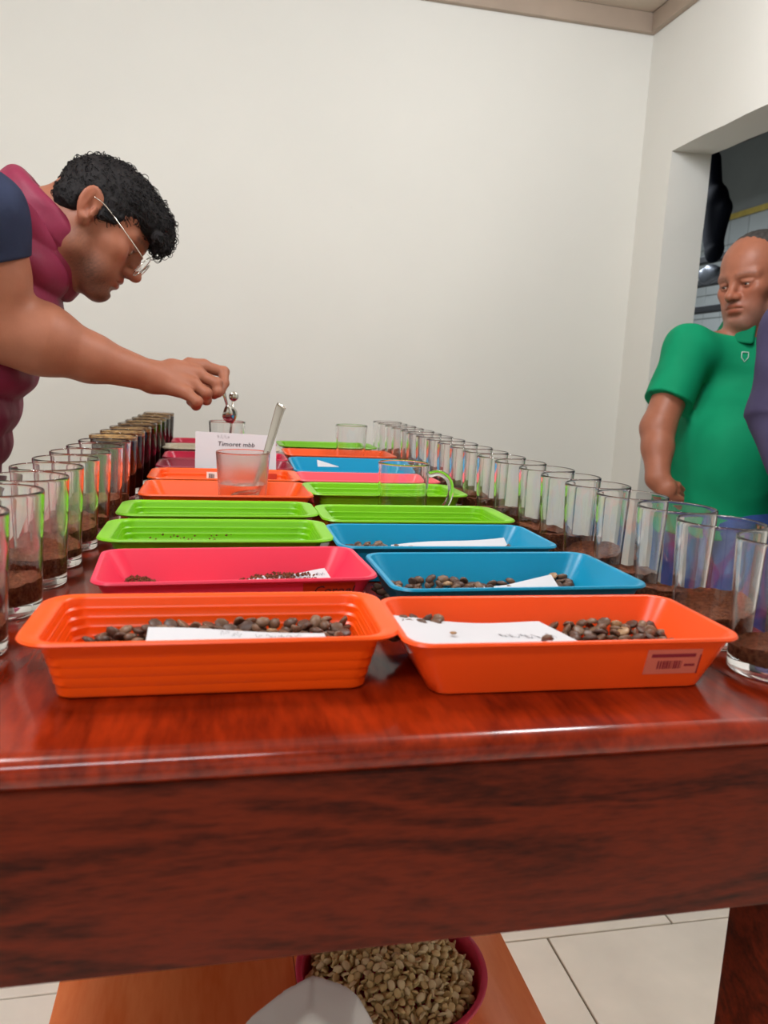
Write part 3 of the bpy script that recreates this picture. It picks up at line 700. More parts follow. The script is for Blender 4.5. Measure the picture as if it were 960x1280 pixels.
def heap(name, x0, x1, y0, y1, zf, kind, label, group, seed, step=0.0108, limit=300, mask=None, flat=0.5, kinds=4, under=1, zmin=0.0):
    """single beans over the surface zf of a heap; the beans buried below it are joined as one stuff mesh"""
    r = random.Random(seed); n = 0; low = []
    ny = max(1, int((y1-y0)/(step*0.85))); nx = max(1, int((x1-x0)/step))
    spots = []
    for j in range(ny+1):
        for i in range(nx+1):
            x = x0+(i+0.5*(j % 2))*step+r.uniform(-1, 1)*step*0.22; y = y0+j*step*0.85+r.uniform(-1, 1)*step*0.2
            if mask and not mask(x, y): continue
            z = zf(x, y)
            if z is None or z < zmin: continue
            spots.append((x, y, z))
    spots.sort(key=lambda s: s[1])
    for x, y, z in spots:
        kk = kind+str(r.choices(range(kinds), [4, 3, 4, 1][:kinds])[0])
        if n < limit:
            bean(kk, (x, y, z+r.uniform(-0.0008, 0.0012)), rrot(r, flat), label, group); n += 1
        else: low.append((x, y, z, rrot(r, flat)))
        for q in range(under):
            zz = z-0.0052*(q+1)
            if zz > T+0.005: low.append((x+r.uniform(-0.003, 0.003), y+r.uniform(-0.003, 0.003), zz, rrot(r)))
    if low and under:
        parts = []
        for x, y, z, e in low:
            v, f = bean_geo(r.randrange(50), *((0.0054, 0.0042, 0.0028) if kind == 'raw' else ())); Mx = Matrix.Translation((x, y, z)) @ Euler(e).to_matrix().to_4x4()
            parts.append(([tuple(Mx @ Vector(p)) for p in v], f))
        v, f = join(parts); o = stuff(mesh(name, v, f, M[kind+'0'])); tag(o, label.replace('coffee bean', 'coffee beans').replace('one of', 'lower layer of')+', those buried underneath', 'coffee beans', None, 'stuff')
    return n
# front left tray: heap along the back wall, thinning to the left
heap('bean_heap', -0.088, 0.092, 0.543, 0.590, lambda x, y: T+0.0110+0.0125*max(0, (y-0.545)/0.045)+(0.002 if x > -0.05 else -0.003)+0.0015*math.sin(x*90), 'roast',
     'dark roasted coffee bean lying in the front orange ridged tray', 'roasted beans in the front left tray', 11, step=0.0100, under=2)
# front right tray: behind the slip and to its right
heap('bean_heap', 0.137, 0.178, 0.560, 0.574, lambda x, y: T+0.0300, 'roast', 'roasted coffee bean behind the big slip in the orange-red tray', 'roasted beans behind the big slip', 12, under=2, kinds=4)
heap('bean_heap', 0.250, 0.368, 0.512, 0.574, lambda x, y: T+0.0105+0.0155*(1-((x-0.308)/0.085)**2)*(0.35+0.65*(y-0.512)/0.06), 'roast',
     'roasted coffee bean in the heap at the right of the orange-red tray', 'roasted beans at the right of the front right tray', 13, under=1, mask=lambda x, y: ((x-0.309)/0.062)**2+((y-0.546)/0.034)**2 < 1)
b_ = bean('roast0', (0.2325, 0.4960, T+0.0370), (2.8, 0.3, 0.8), 'single dark coffee bean on the right part of the big white slip', None)
v, f = bean_geo(5, 0.0028, 0.002, 0.0016)
o = mesh('bean_chip', v, f, M['roast3']); o.location = (0.171, 0.524, T+0.0345); tag(o, 'tiny pale bean chip on the left part of the big white slip', 'bean chip')
# near blue tray
heap('bean_heap', 0.160, 0.362, 0.700, 0.737, lambda x, y: T+0.0065+(0.003 if x > 0.33 else 0)+0.010*max(0, (y-0.700)/0.037)*(0.55+0.45*math.sin((x-0.16)*26)**2), 'roast',
     'dark roasted coffee bean lying in the near blue tray', 'roasted beans in the near blue tray', 14, under=1,
     mask=lambda x, y: x < 0.305 and (y > 0.714 or x < 0.20 or 0.235 < x < 0.30) or x > 0.337)
# second blue tray
heap('bean_heap', 0.145, 0.226, 0.868, 0.893, lambda x, y: T+0.0165+0.004*math.sin((x-0.14)*40)**2, 'roast', 'dark roasted coffee bean at the left of the slip in the second blue tray', 'roasted beans left in the second blue tray', 15, under=2)
heap('bean_heap', 0.347, 0.362, 0.868, 0.893, lambda x, y: T+0.018, 'roast', 'dark roasted coffee bean at the right end of the second blue tray', 'roasted beans right in the second blue tray', 16, under=2)
for x, y in ((0.078, 1.222), (0.108, 1.226)):
    bean('roast1', (x, y, T+0.0062), (0.1, 0.05, 0.3+x*9), 'stray roasted bean in the orange tray, %s of the two right of the tumbler' % ('left' if x < 0.1 else 'right'), 'stray beans')
# crumbs of grounds in trays
def crumbs(x0, x1, y0, y1, zf, n, seed, label):
    r = random.Random(seed); parts = []
    for k in range(n):
        x, y = r.uniform(x0, x1), r.uniform(y0, y1); z = zf(x, y); s = r.uniform(0.0008, 0.0022)
        V = [(x+s*r.uniform(.6, 1), y, z), (x-s, y+s*.3, z), (x, y+s, z+s*.3), (x, y-s, z+s*.2), (x+s*.2, y, z+s*.9), (x, y, z-s*.6)]
        parts.append((V, [(0, 2, 4), (2, 1, 4), (1, 3, 4), (3, 0, 4), (2, 0, 5), (1, 2, 5), (3, 1, 5), (0, 3, 5)]))
    v, f = join(parts); o = mesh('coffee_crumbs', v, f, M['grounds'], None, False); return tag(o, label, 'coffee crumbs', None, 'stuff')
crumbs(-0.088, -0.050, 0.725, 0.756, lambda x, y: T+0.006+0.013*(1-((x+0.074)/0.03)**2)*max(0, (y-0.72)/0.036)*0.95, 420, 21, 'clump of brown grounds at the left of the bright pink tray')
crumbs(0.010, 0.105, 0.738, 0.757, lambda x, y: T+0.009+0.013*min(1, max(0, (x-0.0)/0.05))*max(0, (y-0.73)/0.03), 420, 22, 'brown grounds behind the slip in the bright pink tray')
crumbs(-0.075, 0.02, 0.900, 0.912, lambda x, y: T+0.008+(y-0.900)*1.6, 60, 23, 'few dark crumbs on the back wall of the first lime tray')
crumbs(0.285, 0.325, 1.015, 1.024, lambda x, y: T+0.008, 40, 24, 'few brown crumbs in the lime tray before the mug')

# ------------------------------------------------------------------ bowl of raw beans and the bag, on the bench
BX, BY, BZ = 0.190, 0.722, 0.4505
bo = [(0.0004, 0.0), (0.050, 0.0), (0.056, 0.002), (0.075, 0.030), (0.092, 0.068), (0.098, 0.090), (0.1025, 0.0905), (0.1030, 0.0935), (0.1010, 0.0950), (0.0965, 0.0940), (0.0900, 0.069), (0.072, 0.030), (0.052, 0.005), (0.0004, 0.004)]
v, f = lathe(bo, 56)
bowl = mesh('plastic_bowl', v, f, M['bowl'], None, True, 50); bowl.location = (BX, BY, BZ)
tag(bowl, 'pink-red plastic bowl heaped with pale raw beans on the bench', 'bowl')
hz = lambda x, y: BZ+0.084+0.024*(1-((x-BX)**2+(y-BY)**2)/0.087**2)+0.004*math.sin(x*60)*math.sin(y*70)
heap_z = T; T_keep = T
T = BZ+0.03
heap('raw_bean_heap', BX-0.089, BX+0.089, BY-0.086, BY+0.086, hz, 'raw', 'pale green-beige raw coffee bean heaped in the pink-red bowl', 'raw beans in the bowl', 31, step=0.0089, limit=235,
     mask=lambda x, y: (x-BX)**2+(y-BY)**2 < 0.0885**2, flat=0.8, kinds=3, under=2)
T = T_keep
# ------------------------------------------------------------------ signed-distance modelling for bodies and clothes
f32 = np.float32
class Shape:
    """solids blended in order; each op is (kind, fn, k): add / sub / cut, in the frame that was current when it was added"""
    def __init__(s): s.ops = []; s.M = None; s.base = None
    def frame(s, R=None, t=(0, 0, 0), scale=1.0):
        s.M = None if R is None else (np.array(R, f32), np.array(t, f32), f32(scale)); return s
    def _w(s, fn):
        if s.M is None: return fn
        R, t, sc = s.M
        return lambda P: fn(((P-t) @ R)/sc)*sc
    def add(s, fn, k=0.01): s.ops.append(('a', s._w(fn), k)); return s
    def sub(s, fn, k=0.005): s.ops.append(('s', s._w(fn), k)); return s
    def cut(s, fn, k=0.004): s.ops.append(('c', s._w(fn), k)); return s
    def warp(s, fn): s.ops.append(('w', s._w(fn), 0)); return s
    def __call__(s, P):
        d = None
        for kd, fn, k in s.ops:
            a = fn(P)
            if d is None: d = a; continue
            if kd == 'w': d = d+a; continue
            if kd == 's': a = -a
            if kd == 'a':
                h = np.clip(0.5+0.5*(d-a)/k, 0, 1); d = d*(1-h)+a*h-k*h*(1-h)
            else:
                h = np.clip(0.5-0.5*(d-a)/k, 0, 1); d = d*(1-h)+a*h+k*h*(1-h)
        return d
def V3(p): return np.array(p, f32)
def ell(c, r, R=None):
    c = V3(c); r = V3(r); R = None if R is None else np.array(R, f32)
    def fn(P):
        q = P-c
        if R is not None: q = q @ R
        k0 = np.sqrt(((q/r)**2).sum(1)); k1 = np.sqrt(((q/(r*r))**2).sum(1))
        return k0*(k0-1)/(k1+1e-6)
    return fn
def cone(a, b, ra, rb, flat=None):
    """round cone from a to b; flat=(direction, factor) squeezes it along a direction"""
    a = V3(a); b = V3(b); ab = b-a; L2 = float(ab @ ab)+1e-12
    def fn(P):
        q = P-a
        t = np.clip((q @ ab)/L2, 0, 1)
        e = q-t[:, None]*ab
        if flat is not None:
            n = V3(flat[0]); n = n/np.linalg.norm(n); e = e+(e @ n)[:, None]*n*(flat[1]-1)
        return np.sqrt((e*e).sum(1))-(ra+(rb-ra)*t)
    return fn
def sph(c, r):
    c = V3(c); return lambda P: np.sqrt(((P-c)**2).sum(1))-r
def half(p, n):
    """keeps the side the normal points away from"""
    p = V3(p); n = V3(n); n = n/np.linalg.norm(n); return lambda P: (P-p) @ n
def polyline(pts, rads, shape, k=0.01, flat=None):
    for i in range(len(pts)-1): shape.add(cone(pts[i], pts[i+1], rads[i], rads[i+1], flat), k)

def polygonize(shape, lo, hi, h):
    """sparse sampling in blocks near the surface, then surface nets"""
    B = 8; lo = np.array(lo, float); n = np.ceil((np.array(hi)-lo)/h/B).astype(int); N = n*B+1
    D = np.full(tuple(N), 1.0, f32)
    bi = np.stack(np.meshgrid(*[np.arange(k) for k in n], indexing='ij'), -1).reshape(-1, 3)
    cc = (lo+(bi+0.5)*B*h).astype(f32)
    dc = np.concatenate([shape(cc[i:i+200000]) for i in range(0, len(cc), 200000)])
    act = np.abs(dc) < B*h*1.5
    for b in bi[(~act) & (dc < 0)]: D[b[0]*B:b[0]*B+B+1, b[1]*B:b[1]*B+B+1, b[2]*B:b[2]*B+B+1] = -1
    g = np.stack(np.meshgrid(*[np.arange(B+1)]*3, indexing='ij'), -1).reshape(-1, 3)
    ab = bi[act]
    for i in range(0, len(ab), 600):
        sub = ab[i:i+600]; idx = (sub[:, None, :]*B+g[None]).reshape(-1, 3)
        val = shape((lo+idx*h).astype(f32)); D[idx[:, 0], idx[:, 1], idx[:, 2]] = val
    ins = D < 0
    c = ins[:-1, :-1, :-1].astype(np.int8)*0
    for dx in (0, 1):
        for dy in (0, 1):
            for dz in (0, 1): c += ins[dx:N[0]-1+dx, dy:N[1]-1+dy, dz:N[2]-1+dz]
    cells = np.argwhere((c > 0) & (c < 8))
    cid = np.full(c.shape, -1, np.int32); cid[cells[:, 0], cells[:, 1], cells[:, 2]] = np.arange(len(cells))
    acc = np.zeros((len(cells), 3)); cnt = np.zeros(len(cells))
    cor = [(x, y, z) for x in (0, 1) for y in (0, 1) for z in (0, 1)]
    for i, p in enumerate(cor):
        for q in cor[i+1:]:
            if sum(abs(p[k]-q[k]) for k in range(3)) != 1: continue
            a = D[cells[:, 0]+p[0], cells[:, 1]+p[1], cells[:, 2]+p[2]]; b = D[cells[:, 0]+q[0], cells[:, 1]+q[1], cells[:, 2]+q[2]]
            m = (a < 0) != (b < 0); t = np.where(m, a/(a-b+1e-20), 0)
            pt = np.array(p)+t[:, None]*(np.array(q)-np.array(p)); acc[m] += pt[m]; cnt[m] += 1
    V = lo+(cells+acc/cnt[:, None])*h
    quads = []
    for ax in range(3):
        sl0 = [slice(None)]*3; sl1 = [slice(None)]*3; sl0[ax] = slice(0, -1); sl1[ax] = slice(1, None)
        a = ins[tuple(sl0)]; b = ins[tuple(sl1)]; e = np.argwhere(a != b)
        o1, o2 = [k for k in range(3) if k != ax]
        ok = (e[:, o1] > 0) & (e[:, o2] > 0) & (e[:, o1] < c.shape[o1]) & (e[:, o2] < c.shape[o2]); e = e[ok]
        q = []
        for d1, d2 in ((0, 0), (1, 0), (1, 1), (0, 1)):
            k = e.copy(); k[:, o1] -= d1; k[:, o2] -= d2; q.append(cid[k[:, 0], k[:, 1], k[:, 2]])
        q = np.stack(q, 1); fl = a[e[:, 0], e[:, 1], e[:, 2]]
        if ax == 1: fl = ~fl
        q[~fl] = q[~fl][:, ::-1]; quads.append(q)
    Q = np.concatenate(quads); Q = Q[(Q >= 0).all(1)]
    # one relaxation and a projection step back on the surface
    for _ in range(2):
        eps = h*0.3; Pf = V.astype(f32); d0 = shape(Pf)
        gr = np.stack([shape(Pf+V3([eps if k == j else 0 for k in range(3)]))-d0 for j in range(3)], 1)/eps
        gl = (gr*gr).sum(1)+1e-6; st = np.clip(d0/gl, -h*0.6, h*0.6); V = V-gr*st[:, None]
    return V, Q
def sdf_mesh(name, shape, lo, hi, h, m, parent=None, tint=None):
    V, Q = polygonize(shape, lo, hi, h)
    me = bpy.data.meshes.new(name)
    me.vertices.add(len(V)); me.vertices.foreach_set('co', V.astype(f32).ravel())
    me.loops.add(len(Q)*4); me.loops.foreach_set('vertex_index', Q.astype(np.int32).ravel())
    me.polygons.add(len(Q)); me.polygons.foreach_set('loop_start', np.arange(0, len(Q)*4, 4, dtype=np.int32))
    me.update(calc_edges=True); me.validate()
    if tint is not None:
        a = me.color_attributes.new('tint', 'FLOAT_COLOR', 'POINT'); cl = np.ones((len(V), 4), f32); cl[:, :3] = tint(V); a.data.foreach_set('color', cl.ravel())
    o = link(name, me, m, None, True)
    if parent is not None: ch(o, parent)
    return o
def rot_frame(fwd, up):
    """columns: forward, left, up"""
    x = np.array(fwd, float); x /= np.linalg.norm(x); z = np.array(up, float); z -= x*(z@x); z /= np.linalg.norm(z); y = np.cross(z, x)
    return np.stack([x, y, z], 1)
def blob(P, c, r):
    """soft 0..1 mask around c"""
    return np.exp(-(((P-np.array(c))/np.array(r))**2).sum(1))

def head_ops(S, R, t, sc=1.0, nose=1.0, jaw=1.0, heavy=0.0, eyes_closed=0.0, ear=(0, 0, 0), skull=None):
    """a head around the ear axis: x to the face, y to its left, z up, metres"""
    S.frame(R, t, sc)
    S.add(ell(*(skull or ((-0.004, 0, 0.040), (0.098, 0.076, 0.080)))), 0.01)
    S.add(ell((0.040, 0, 0.026), (0.066, 0.066, 0.066)), 0.03)
    S.add(cone((0.045, 0, -0.012), (0.066, 0, -0.070), 0.056, 0.040), 0.03)            # middle of the face
    for s in (1, -1):
        S.add(cone((0.010, 0.058*s, -0.038), (0.020, 0.050*s, -0.066), 0.016, 0.018), 0.025)   # jaw angle
        S.add(cone((0.020, 0.050*s, -0.066), (0.082, 0.016*s, -0.104), 0.019, 0.017), 0.022)   # jaw line
        S.add(ell((0.070, 0.046*s, -0.028), (0.026, 0.020, 0.020)), 0.022)              # cheek bone
        S.add(ell((0.074, 0.034*s, -0.062), (0.022, 0.020, 0.028+0.004*heavy)), 0.02)   # cheek
        S.add(cone((0.100, 0.012*s, 0.006), (0.084, 0.048*s, 0.008), 0.010, 0.009), 0.014)     # brow ridge
    S.add(ell((0.0865, 0, -0.100), (0.021*jaw, 0.024, 0.019)), 0.018)                   # chin
    S.add(ell((0.088, 0, -0.068), (0.020, 0.030, 0.020)), 0.016)                        # muzzle
    for s in (1, -1):
        S.sub(ell((0.106, 0.031*s, -0.013), (0.016, 0.018, 0.0115)), 0.014)             # sockets
        S.add(ell((0.0855, 0.0315*s, -0.013), (0.0150, 0.0165, 0.0125)), 0.004)         # lids over the ball
        S.add(cone((0.0985, 0.022*s, -0.0060), (0.0915, 0.044*s, -0.0075), 0.0038, 0.0034), 0.006)   # upper lid fold
        if eyes_closed < 0.9: S.sub(ell((0.1015, 0.0315*s, -0.0145), (0.0060, 0.0118, 0.0036*(1-eyes_closed))), 0.0016)
    nz = nose
    S.add(cone((0.098, 0, 0.000), (0.112*nz, 0, -0.032), 0.0085, 0.0095), 0.012)        # bridge
    S.add(ell((0.1150*nz, 0, -0.041), (0.0145, 0.0125, 0.0115)), 0.008)                 # tip
    for s in (1, -1):
        S.add(ell((0.1040*nz, 0.0125*s, -0.0435), (0.0120, 0.0080, 0.0088)), 0.006)     # wings
        S.sub(ell((0.1120*nz, 0.0062*s, -0.0520), (0.0065, 0.0034, 0.0038)), 0.003)     # nostrils
    S.add(cone((0.1045, 0.010, -0.0635), (0.1045, -0.010, -0.0635), 0.0062, 0.0062), 0.008)    # upper lip
    S.add(cone((0.0960, 0.021, -0.0680), (0.1045, 0.010, -0.0640), 0.0042, 0.0056), 0.006)
    S.add(cone((0.0960, -0.021, -0.0680), (0.1045, -0.010, -0.0640), 0.0042, 0.0056), 0.006)
    S.add(cone((0.1025, 0.011, -0.0765), (0.1025, -0.011, -0.0765), 0.0070, 0.0070), 0.007)    # lower lip
    S.sub(cone((0.1125, 0.012, -0.0695), (0.1125, -0.012, -0.0695), 0.0026, 0.0026), 0.003)
    S.sub(cone((0.1000, 0.025, -0.0710), (0.1120, 0.010, -0.0696), 0.0014, 0.0022), 0.003)
    S.sub(cone((0.1000, -0.025, -0.0710), (0.1120, -0.010, -0.0696), 0.0014, 0.0022), 0.003)
    S.sub(ell((0.109, 0, -0.0885), (0.008, 0.020, 0.005)), 0.008)
    for s in (1, -1):                                                                   # ears
        e = Euler((0, math.radians(-14), math.radians(-24*s))).to_matrix()
        E = np.array([list(r) for r in e], f32)
        c0 = np.array((-0.008, 0.0800*s, 0.004))+np.array(ear)
        S.add(ell(c0, (0.0200, 0.0060, 0.0320), E), 0.006)
        S.add(cone(c0+np.array((0.004, -0.001*s, -0.024)), c0+np.array((0.006, -0.006*s, -0.030)), 0.0085, 0.008), 0.006)
        S.sub(ell(c0+np.array((0.003, 0.0075*s, 0.002)), (0.0135, 0.0070, 0.0235), E), 0.004)
        S.add(cone(c0+np.array((0.010, 0.002*s, -0.004)), c0+np.array((0.012, 0.001*s, -0.014)), 0.0052, 0.0052), 0.004)
        S.add(cone(c0+np.array((-0.006, 0.003*s, 0.016)), c0+np.array((-0.006, 0.003*s, -0.010)), 0.0034, 0.0034), 0.004)
        S.sub(ell(c0+np.array((0.004, 0.006*s, -0.004)), (0.0060, 0.0075, 0.0085)), 0.003)
    return S
def skin_tint(R, t, sc, base, beard=0.0, lips=(0.60, 0.34, 0.30), grey=False, brows=1.0):
    base = np.array(s2l(base)); R = np.array(R); t = np.array(t)
    def fn(V):
        P = ((V-t) @ R)/sc; c = np.tile(base, (len(V), 1)); A = np.abs(P)
        Q = np.stack([P[:, 0], A[:, 1], P[:, 2]], 1)
        face = ((np.abs(P) < 0.16).all(1)).astype(float)
        red = (blob(Q, (0.09, 0.04, -0.035), (0.03, 0.03, 0.03))*0.5+blob(Q, (0.118, 0, -0.04), (0.014, 0.016, 0.014))*0.6+blob(Q, (-0.008, 0.085, 0.004), (0.03, 0.02, 0.035))*0.6)*face
        c *= 1-np.clip(red, 0, 1)[:, None]*np.array((0.0, 0.16, 0.16))
        lip = np.maximum(blob(Q, (0.107, 0.004, -0.0640), (0.012, 0.019, 0.0052)), blob(Q, (0.107, 0.004, -0.0770), (0.012, 0.017, 0.0060)))*face
        lc = base*np.array(lips)/0.62
        c = c*(1-np.clip(lip*1.1, 0, 0.85)[:, None])+lc*np.clip(lip*1.1, 0, 0.85)[:, None]
        if beard:
            n = np.sin(V[:, 0]*2900)*np.sin(V[:, 1]*2700+1)*np.sin(V[:, 2]*3100+2)
            b = np.clip(blob(Q, (0.088, 0.012, -0.105), (0.040, 0.040, 0.028))+blob(Q, (0.050, 0.050, -0.082), (0.045, 0.028, 0.030))*0.9+blob(Q, (0.108, 0.012, -0.0565), (0.012, 0.022, 0.0055))*0.8+blob(Q, (0.015, 0.066, -0.045), (0.018, 0.02, 0.03))*0.6, 0, 1)*(1-lip)*face
            b = b*beard*(0.75+0.25*n); bc = np.array((0.16, 0.13, 0.12)) if grey else np.array((0.030, 0.022, 0.020))
            c = c*(1-b[:, None])+bc*b[:, None]
        if brows:
            bx = np.maximum.reduce([blob(Q, (0.100-0.0032*k, 0.014+0.0085*k, 0.0085+0.0016*min(k, 2)-0.001*max(0, k-2)), (0.014, 0.0062, 0.0042)) for k in range(5)])*face
            b = np.clip(bx*1.3, 0, 1)*0.85*brows; c = c*(1-b[:, None])+np.array((0.022, 0.016, 0.014))*b[:, None]
            el = blob(Q, (0.098, 0.0315, -0.0118), (0.010, 0.0135, 0.0022))*face*0.8; c = c*(1-el[:, None])+np.array((0.02, 0.014, 0.012))*el[:, None]
        return np.clip(c, 0, 1)
    return fn
def eyeballs(R, t, sc, parent, look):
    bm = bmesh.new(); bmesh.ops.create_uvsphere(bm, u_segments=20, v_segments=14, radius=1); me = bpy.data.meshes.new('eye'); bm.to_mesh(me); bm.free()
    bm = bmesh.new(); bmesh.ops.create_uvsphere(bm, u_segments=16, v_segments=8, radius=1); mi = bpy.data.meshes.new('iris'); bm.to_mesh(mi); bm.free()
    R = np.array(R); t = np.array(t)
    for s in (1, -1):
        c = R @ np.array((0.0862, 0.0315*s, -0.0140))*sc+t
        o = link('eye', me, M['eye_white']); o.location = c; o.scale = (0.0128*sc,)*3; ch(o, parent)
        d = R @ np.array(look, float); d /= np.linalg.norm(d)
        i = link('iris', mi, M['iris']); i.parent = o
        i.location = d*0.70; i.rotation_euler = Vector(d).to_track_quat('Z', 'Y').to_euler(); i.scale = (0.50, 0.50, 0.34)
def cyl(a, b, r):
    a = V3(a); b = V3(b); L = float(np.linalg.norm(b-a)); d = (b-a)/L
    def fn(P):
        q = P-a; t = q @ d; e = q-t[:, None]*d
        return np.maximum(np.sqrt((e*e).sum(1))-r, np.abs(t-L/2)-L/2)
    return fn
def finger(S, pts, r0, r1, k=0.006):
    n = len(pts)-1
    for i in range(n):
        a = r0+(r1-r0)*i/n; b = r0+(r1-r0)*(i+1)/n
        S.add(cone(pts[i], pts[i+1], a, b), k if i == 0 else 0.003)
        if i: S.add(sph(pts[i], a*1.05), 0.003)
def noise3(P, f, seed=0):
    """cheap band-limited noise from summed sines"""
    r = np.random.default_rng(seed); out = np.zeros(len(P), f32)
    for _ in range(6):
        d = r.normal(size=3); d = d/np.linalg.norm(d)*f*r.uniform(0.7, 1.4); out += np.sin(P @ d.astype(f32)+f32(r.uniform(0, 6.28)))
    return out/6
# ------------------------------------------------------------------ the man with the spoon
HT = np.array((-0.229, 1.567, 1.434)); HS = 1.0
yaw_, pit_, rol_ = 0.06, 0.60, 0.09           # heading across the table, bent down, tipped a little
side = np.array((math.cos(yaw_), math.sin(yaw_), 0.0)); zz_ = np.array((0, 0, 1.0))
fw = side*math.cos(pit_)-zz_*math.sin(pit_); up0 = side*math.sin(pit_)+zz_*math.cos(pit_)
HR = rot_frame(fw, up0*math.cos(rol_)+np.cross(up0, fw)*math.sin(rol_))
man = tag(empty('person', (float(HT[0]-0.45), float(HT[1]), 0)), 'person in a maroon padded vest and glasses bending over the table, holding a spoon', 'person')
NB_ = at(38, 300, 1.40)
RS, LS = at(-24, 268, 1.23), at(-12, 300, 1.62)
EL, WR = at(-2, 412, 1.30), at(192, 471, 1.44)
S = Shape()
head_ops(S, HR, HT, HS, nose=1.05, jaw=1.0, ear=(0.012, 0, -0.003), skull=((0.014, 0, 0.034), (0.082, 0.075, 0.072)))
hl = lambda p: HR @ np.array(p)*HS+HT
S.frame()
S.add(cone(hl((-0.020, 0, -0.02)), NB_, 0.056, 0.064), 0.03)                   # neck
S.add(cone(hl((0.02, 0, -0.06)), NB_+np.array((0.05, 0, -0.04)), 0.035, 0.045), 0.03)
S.add(cone(NB_, NB_+np.array((-0.10, 0, -0.16)), 0.075, 0.10), 0.05)           # chest, inside the clothes
S.add(cone(NB_+np.array((-0.05, 0, -0.06)), RS, 0.05, 0.056), 0.02)
S.add(cone(NB_+np.array((-0.03, 0, -0.05)), LS, 0.06, 0.060), 0.04)
MIDU = (RS+EL)/2
S.add(cone(RS, EL, 0.060, 0.047), 0.03)
S.add(ell((RS*0.45+EL*0.55)+np.array((0.018, 0, 0.0)), (0.040, 0.042, 0.058)), 0.03)
FA1 = at(52, 424, 1.335); FA2 = at(112, 447, 1.38)
fl = ((0, 1, 0), 1.12)
S.add(cone(EL, FA1, 0.049, 0.0565), 0.03)
S.add(cone(FA1, FA2, 0.0565, 0.041), 0.03)
S.add(cone(FA2, WR, 0.041, 0.0272), 0.02, )
# left arm, hanging bent beside the body
LE = LS+np.array((-0.20, 0.06, -0.20)); LW = LE+np.array((-0.02, -0.02, -0.23))
S.add(cone(LS, LE, 0.056, 0.044), 0.03); S.add(cone(LE, LW, 0.046, 0.028), 0.02)
S.add(cone(LW, LW+np.array((0.07, 0, -0.05)), 0.028, 0.026, ((0, 1, 0), 1.5)), 0.015)
for k in range(4):
    b0 = LW+np.array((0.075, -0.03+0.02*k, -0.055)); finger(S, [b0, b0+np.array((0.035, 0, -0.02)), b0+np.array((0.05, 0, -0.045))], 0.009, 0.0075)
b0 = LW+np.array((0.03, -0.035, -0.01)); finger(S, [b0, b0+np.array((0.03, -0.03, -0.02)), b0+np.array((0.055, -0.03, -0.03))], 0.011, 0.009)
# right hand: back to the camera, fingers bent down around the spoon
mI, mM, mR, mP = at(254, 458, 1.505), at(247, 468, 1.478), at(242, 480, 1.455), at(233, 491, 1.436)
S.add(cone(WR, mI, 0.0255, 0.0135), 0.012); S.add(cone(WR, mM, 0.0240, 0.0135), 0.012)
S.add(cone(WR, mR, 0.0230, 0.0130), 0.012); S.add(cone(WR+np.array((0, 0, -0.004)), mP, 0.0230, 0.0125), 0.012)
S.add(cone(at(215, 461, 1.46), mM, 0.018, 0.0125), 0.012)
iP = at(279.5, 465, 1.515); iD = at(280, 479, 1.500); iT = at(276.5, 489, 1.49)
finger(S, [mI, iP, iD, iT], 0.0118, 0.0080)
mPp = at(271, 479, 1.475); mD = at(272.5, 490, 1.472); mT = at(267.5, 494, 1.478)
finger(S, [mM, mPp, mD, mT], 0.0116, 0.0080)
rP = at(258, 491.5, 1.452); rD = at(258, 500, 1.462); rT = at(250, 500, 1.474)
finger(S, [mR, rP, rD, rT], 0.0112, 0.0080)
pP = at(246.5, 502, 1.430); pD = at(245, 506.5, 1.440); pT = at(238, 502, 1.452)
finger(S, [mP, pP, pD, pT], 0.0108, 0.0078)
tb = at(222, 476, 1.485)
finger(S, [tb, at(250, 487, 1.515), at(268, 489, 1.510), at(277, 486, 1.502)], 0.0150, 0.0088, 0.012)   # thumb, behind, against the index
S.add(cone(at(236, 452.5, 1.482), mI, 0.009, 0.0105), 0.008)                    # knuckle ridge
lo = np.minimum.reduce([HT-0.19, WR-0.05, RS-0.1, EL-0.09, NB_-0.3, LW-0.16, LE-0.08]); hi = np.maximum.reduce([HT+0.2, iP+0.06, RS+0.1, EL+0.08, LS+0.1])
sdf_mesh('body', S, lo, hi, 0.0026, M['skin1'], man, skin_tint(HR, HT, HS, (158, 100, 76), beard=0.95))
eyeballs(HR, HT, HS, man, (1, 0, -0.55))
# hair: cap over the skull, thick on top, tumbling over the forehead
H = Shape(); H.frame(HR, HT, HS)
H.add(ell((0.016, 0, 0.036), (0.090, 0.0815, 0.0775)), 0.01)
H.add(ell((0.050, 0, 0.058), (0.066, 0.066, 0.042)), 0.02)
H.add(ell((0.100, 0.0, 0.052), (0.036, 0.060, 0.030)), 0.02)
H.add(ell((0.124, 0.006, 0.036), (0.020, 0.045, 0.022)), 0.015)
for s in (1, -1):
    H.add(ell((0.034, 0.0685*s, 0.010), (0.022, 0.0105, 0.034)), 0.012)         # temples
    H.add(cone((0.026, 0.0705*s, -0.004), (0.029, 0.0695*s, -0.024), 0.010, 0.005), 0.008)      # sideburns
    H.add(ell((-0.026, 0.045*s, -0.006), (0.036, 0.030, 0.030)), 0.02)
rr = random.Random(4)
for k in range(46):                                                              # locks
    a = rr.uniform(-1, 1); x = rr.uniform(-0.01, 0.135); z = 0.100-0.30*max(0, x-0.05)-0.25*a*a*0.1-0.5*max(0, x-0.1)
    H.add(ell((x, 0.058*a, z-0.018*abs(a)), (rr.uniform(0.008, 0.016), rr.uniform(0.008, 0.014), rr.uniform(0.008, 0.014))), 0.008)
H.warp(lambda P: 0.0022*noise3(P, 260, 1)+0.0014*noise3(P, 520, 2))
H.cut(half((-0.03, 0, -0.030), (0.35, 0, -1)), 0.006)
H.sub(ell((0.112, 0, -0.052), (0.070, 0.110, 0.076)), 0.010)
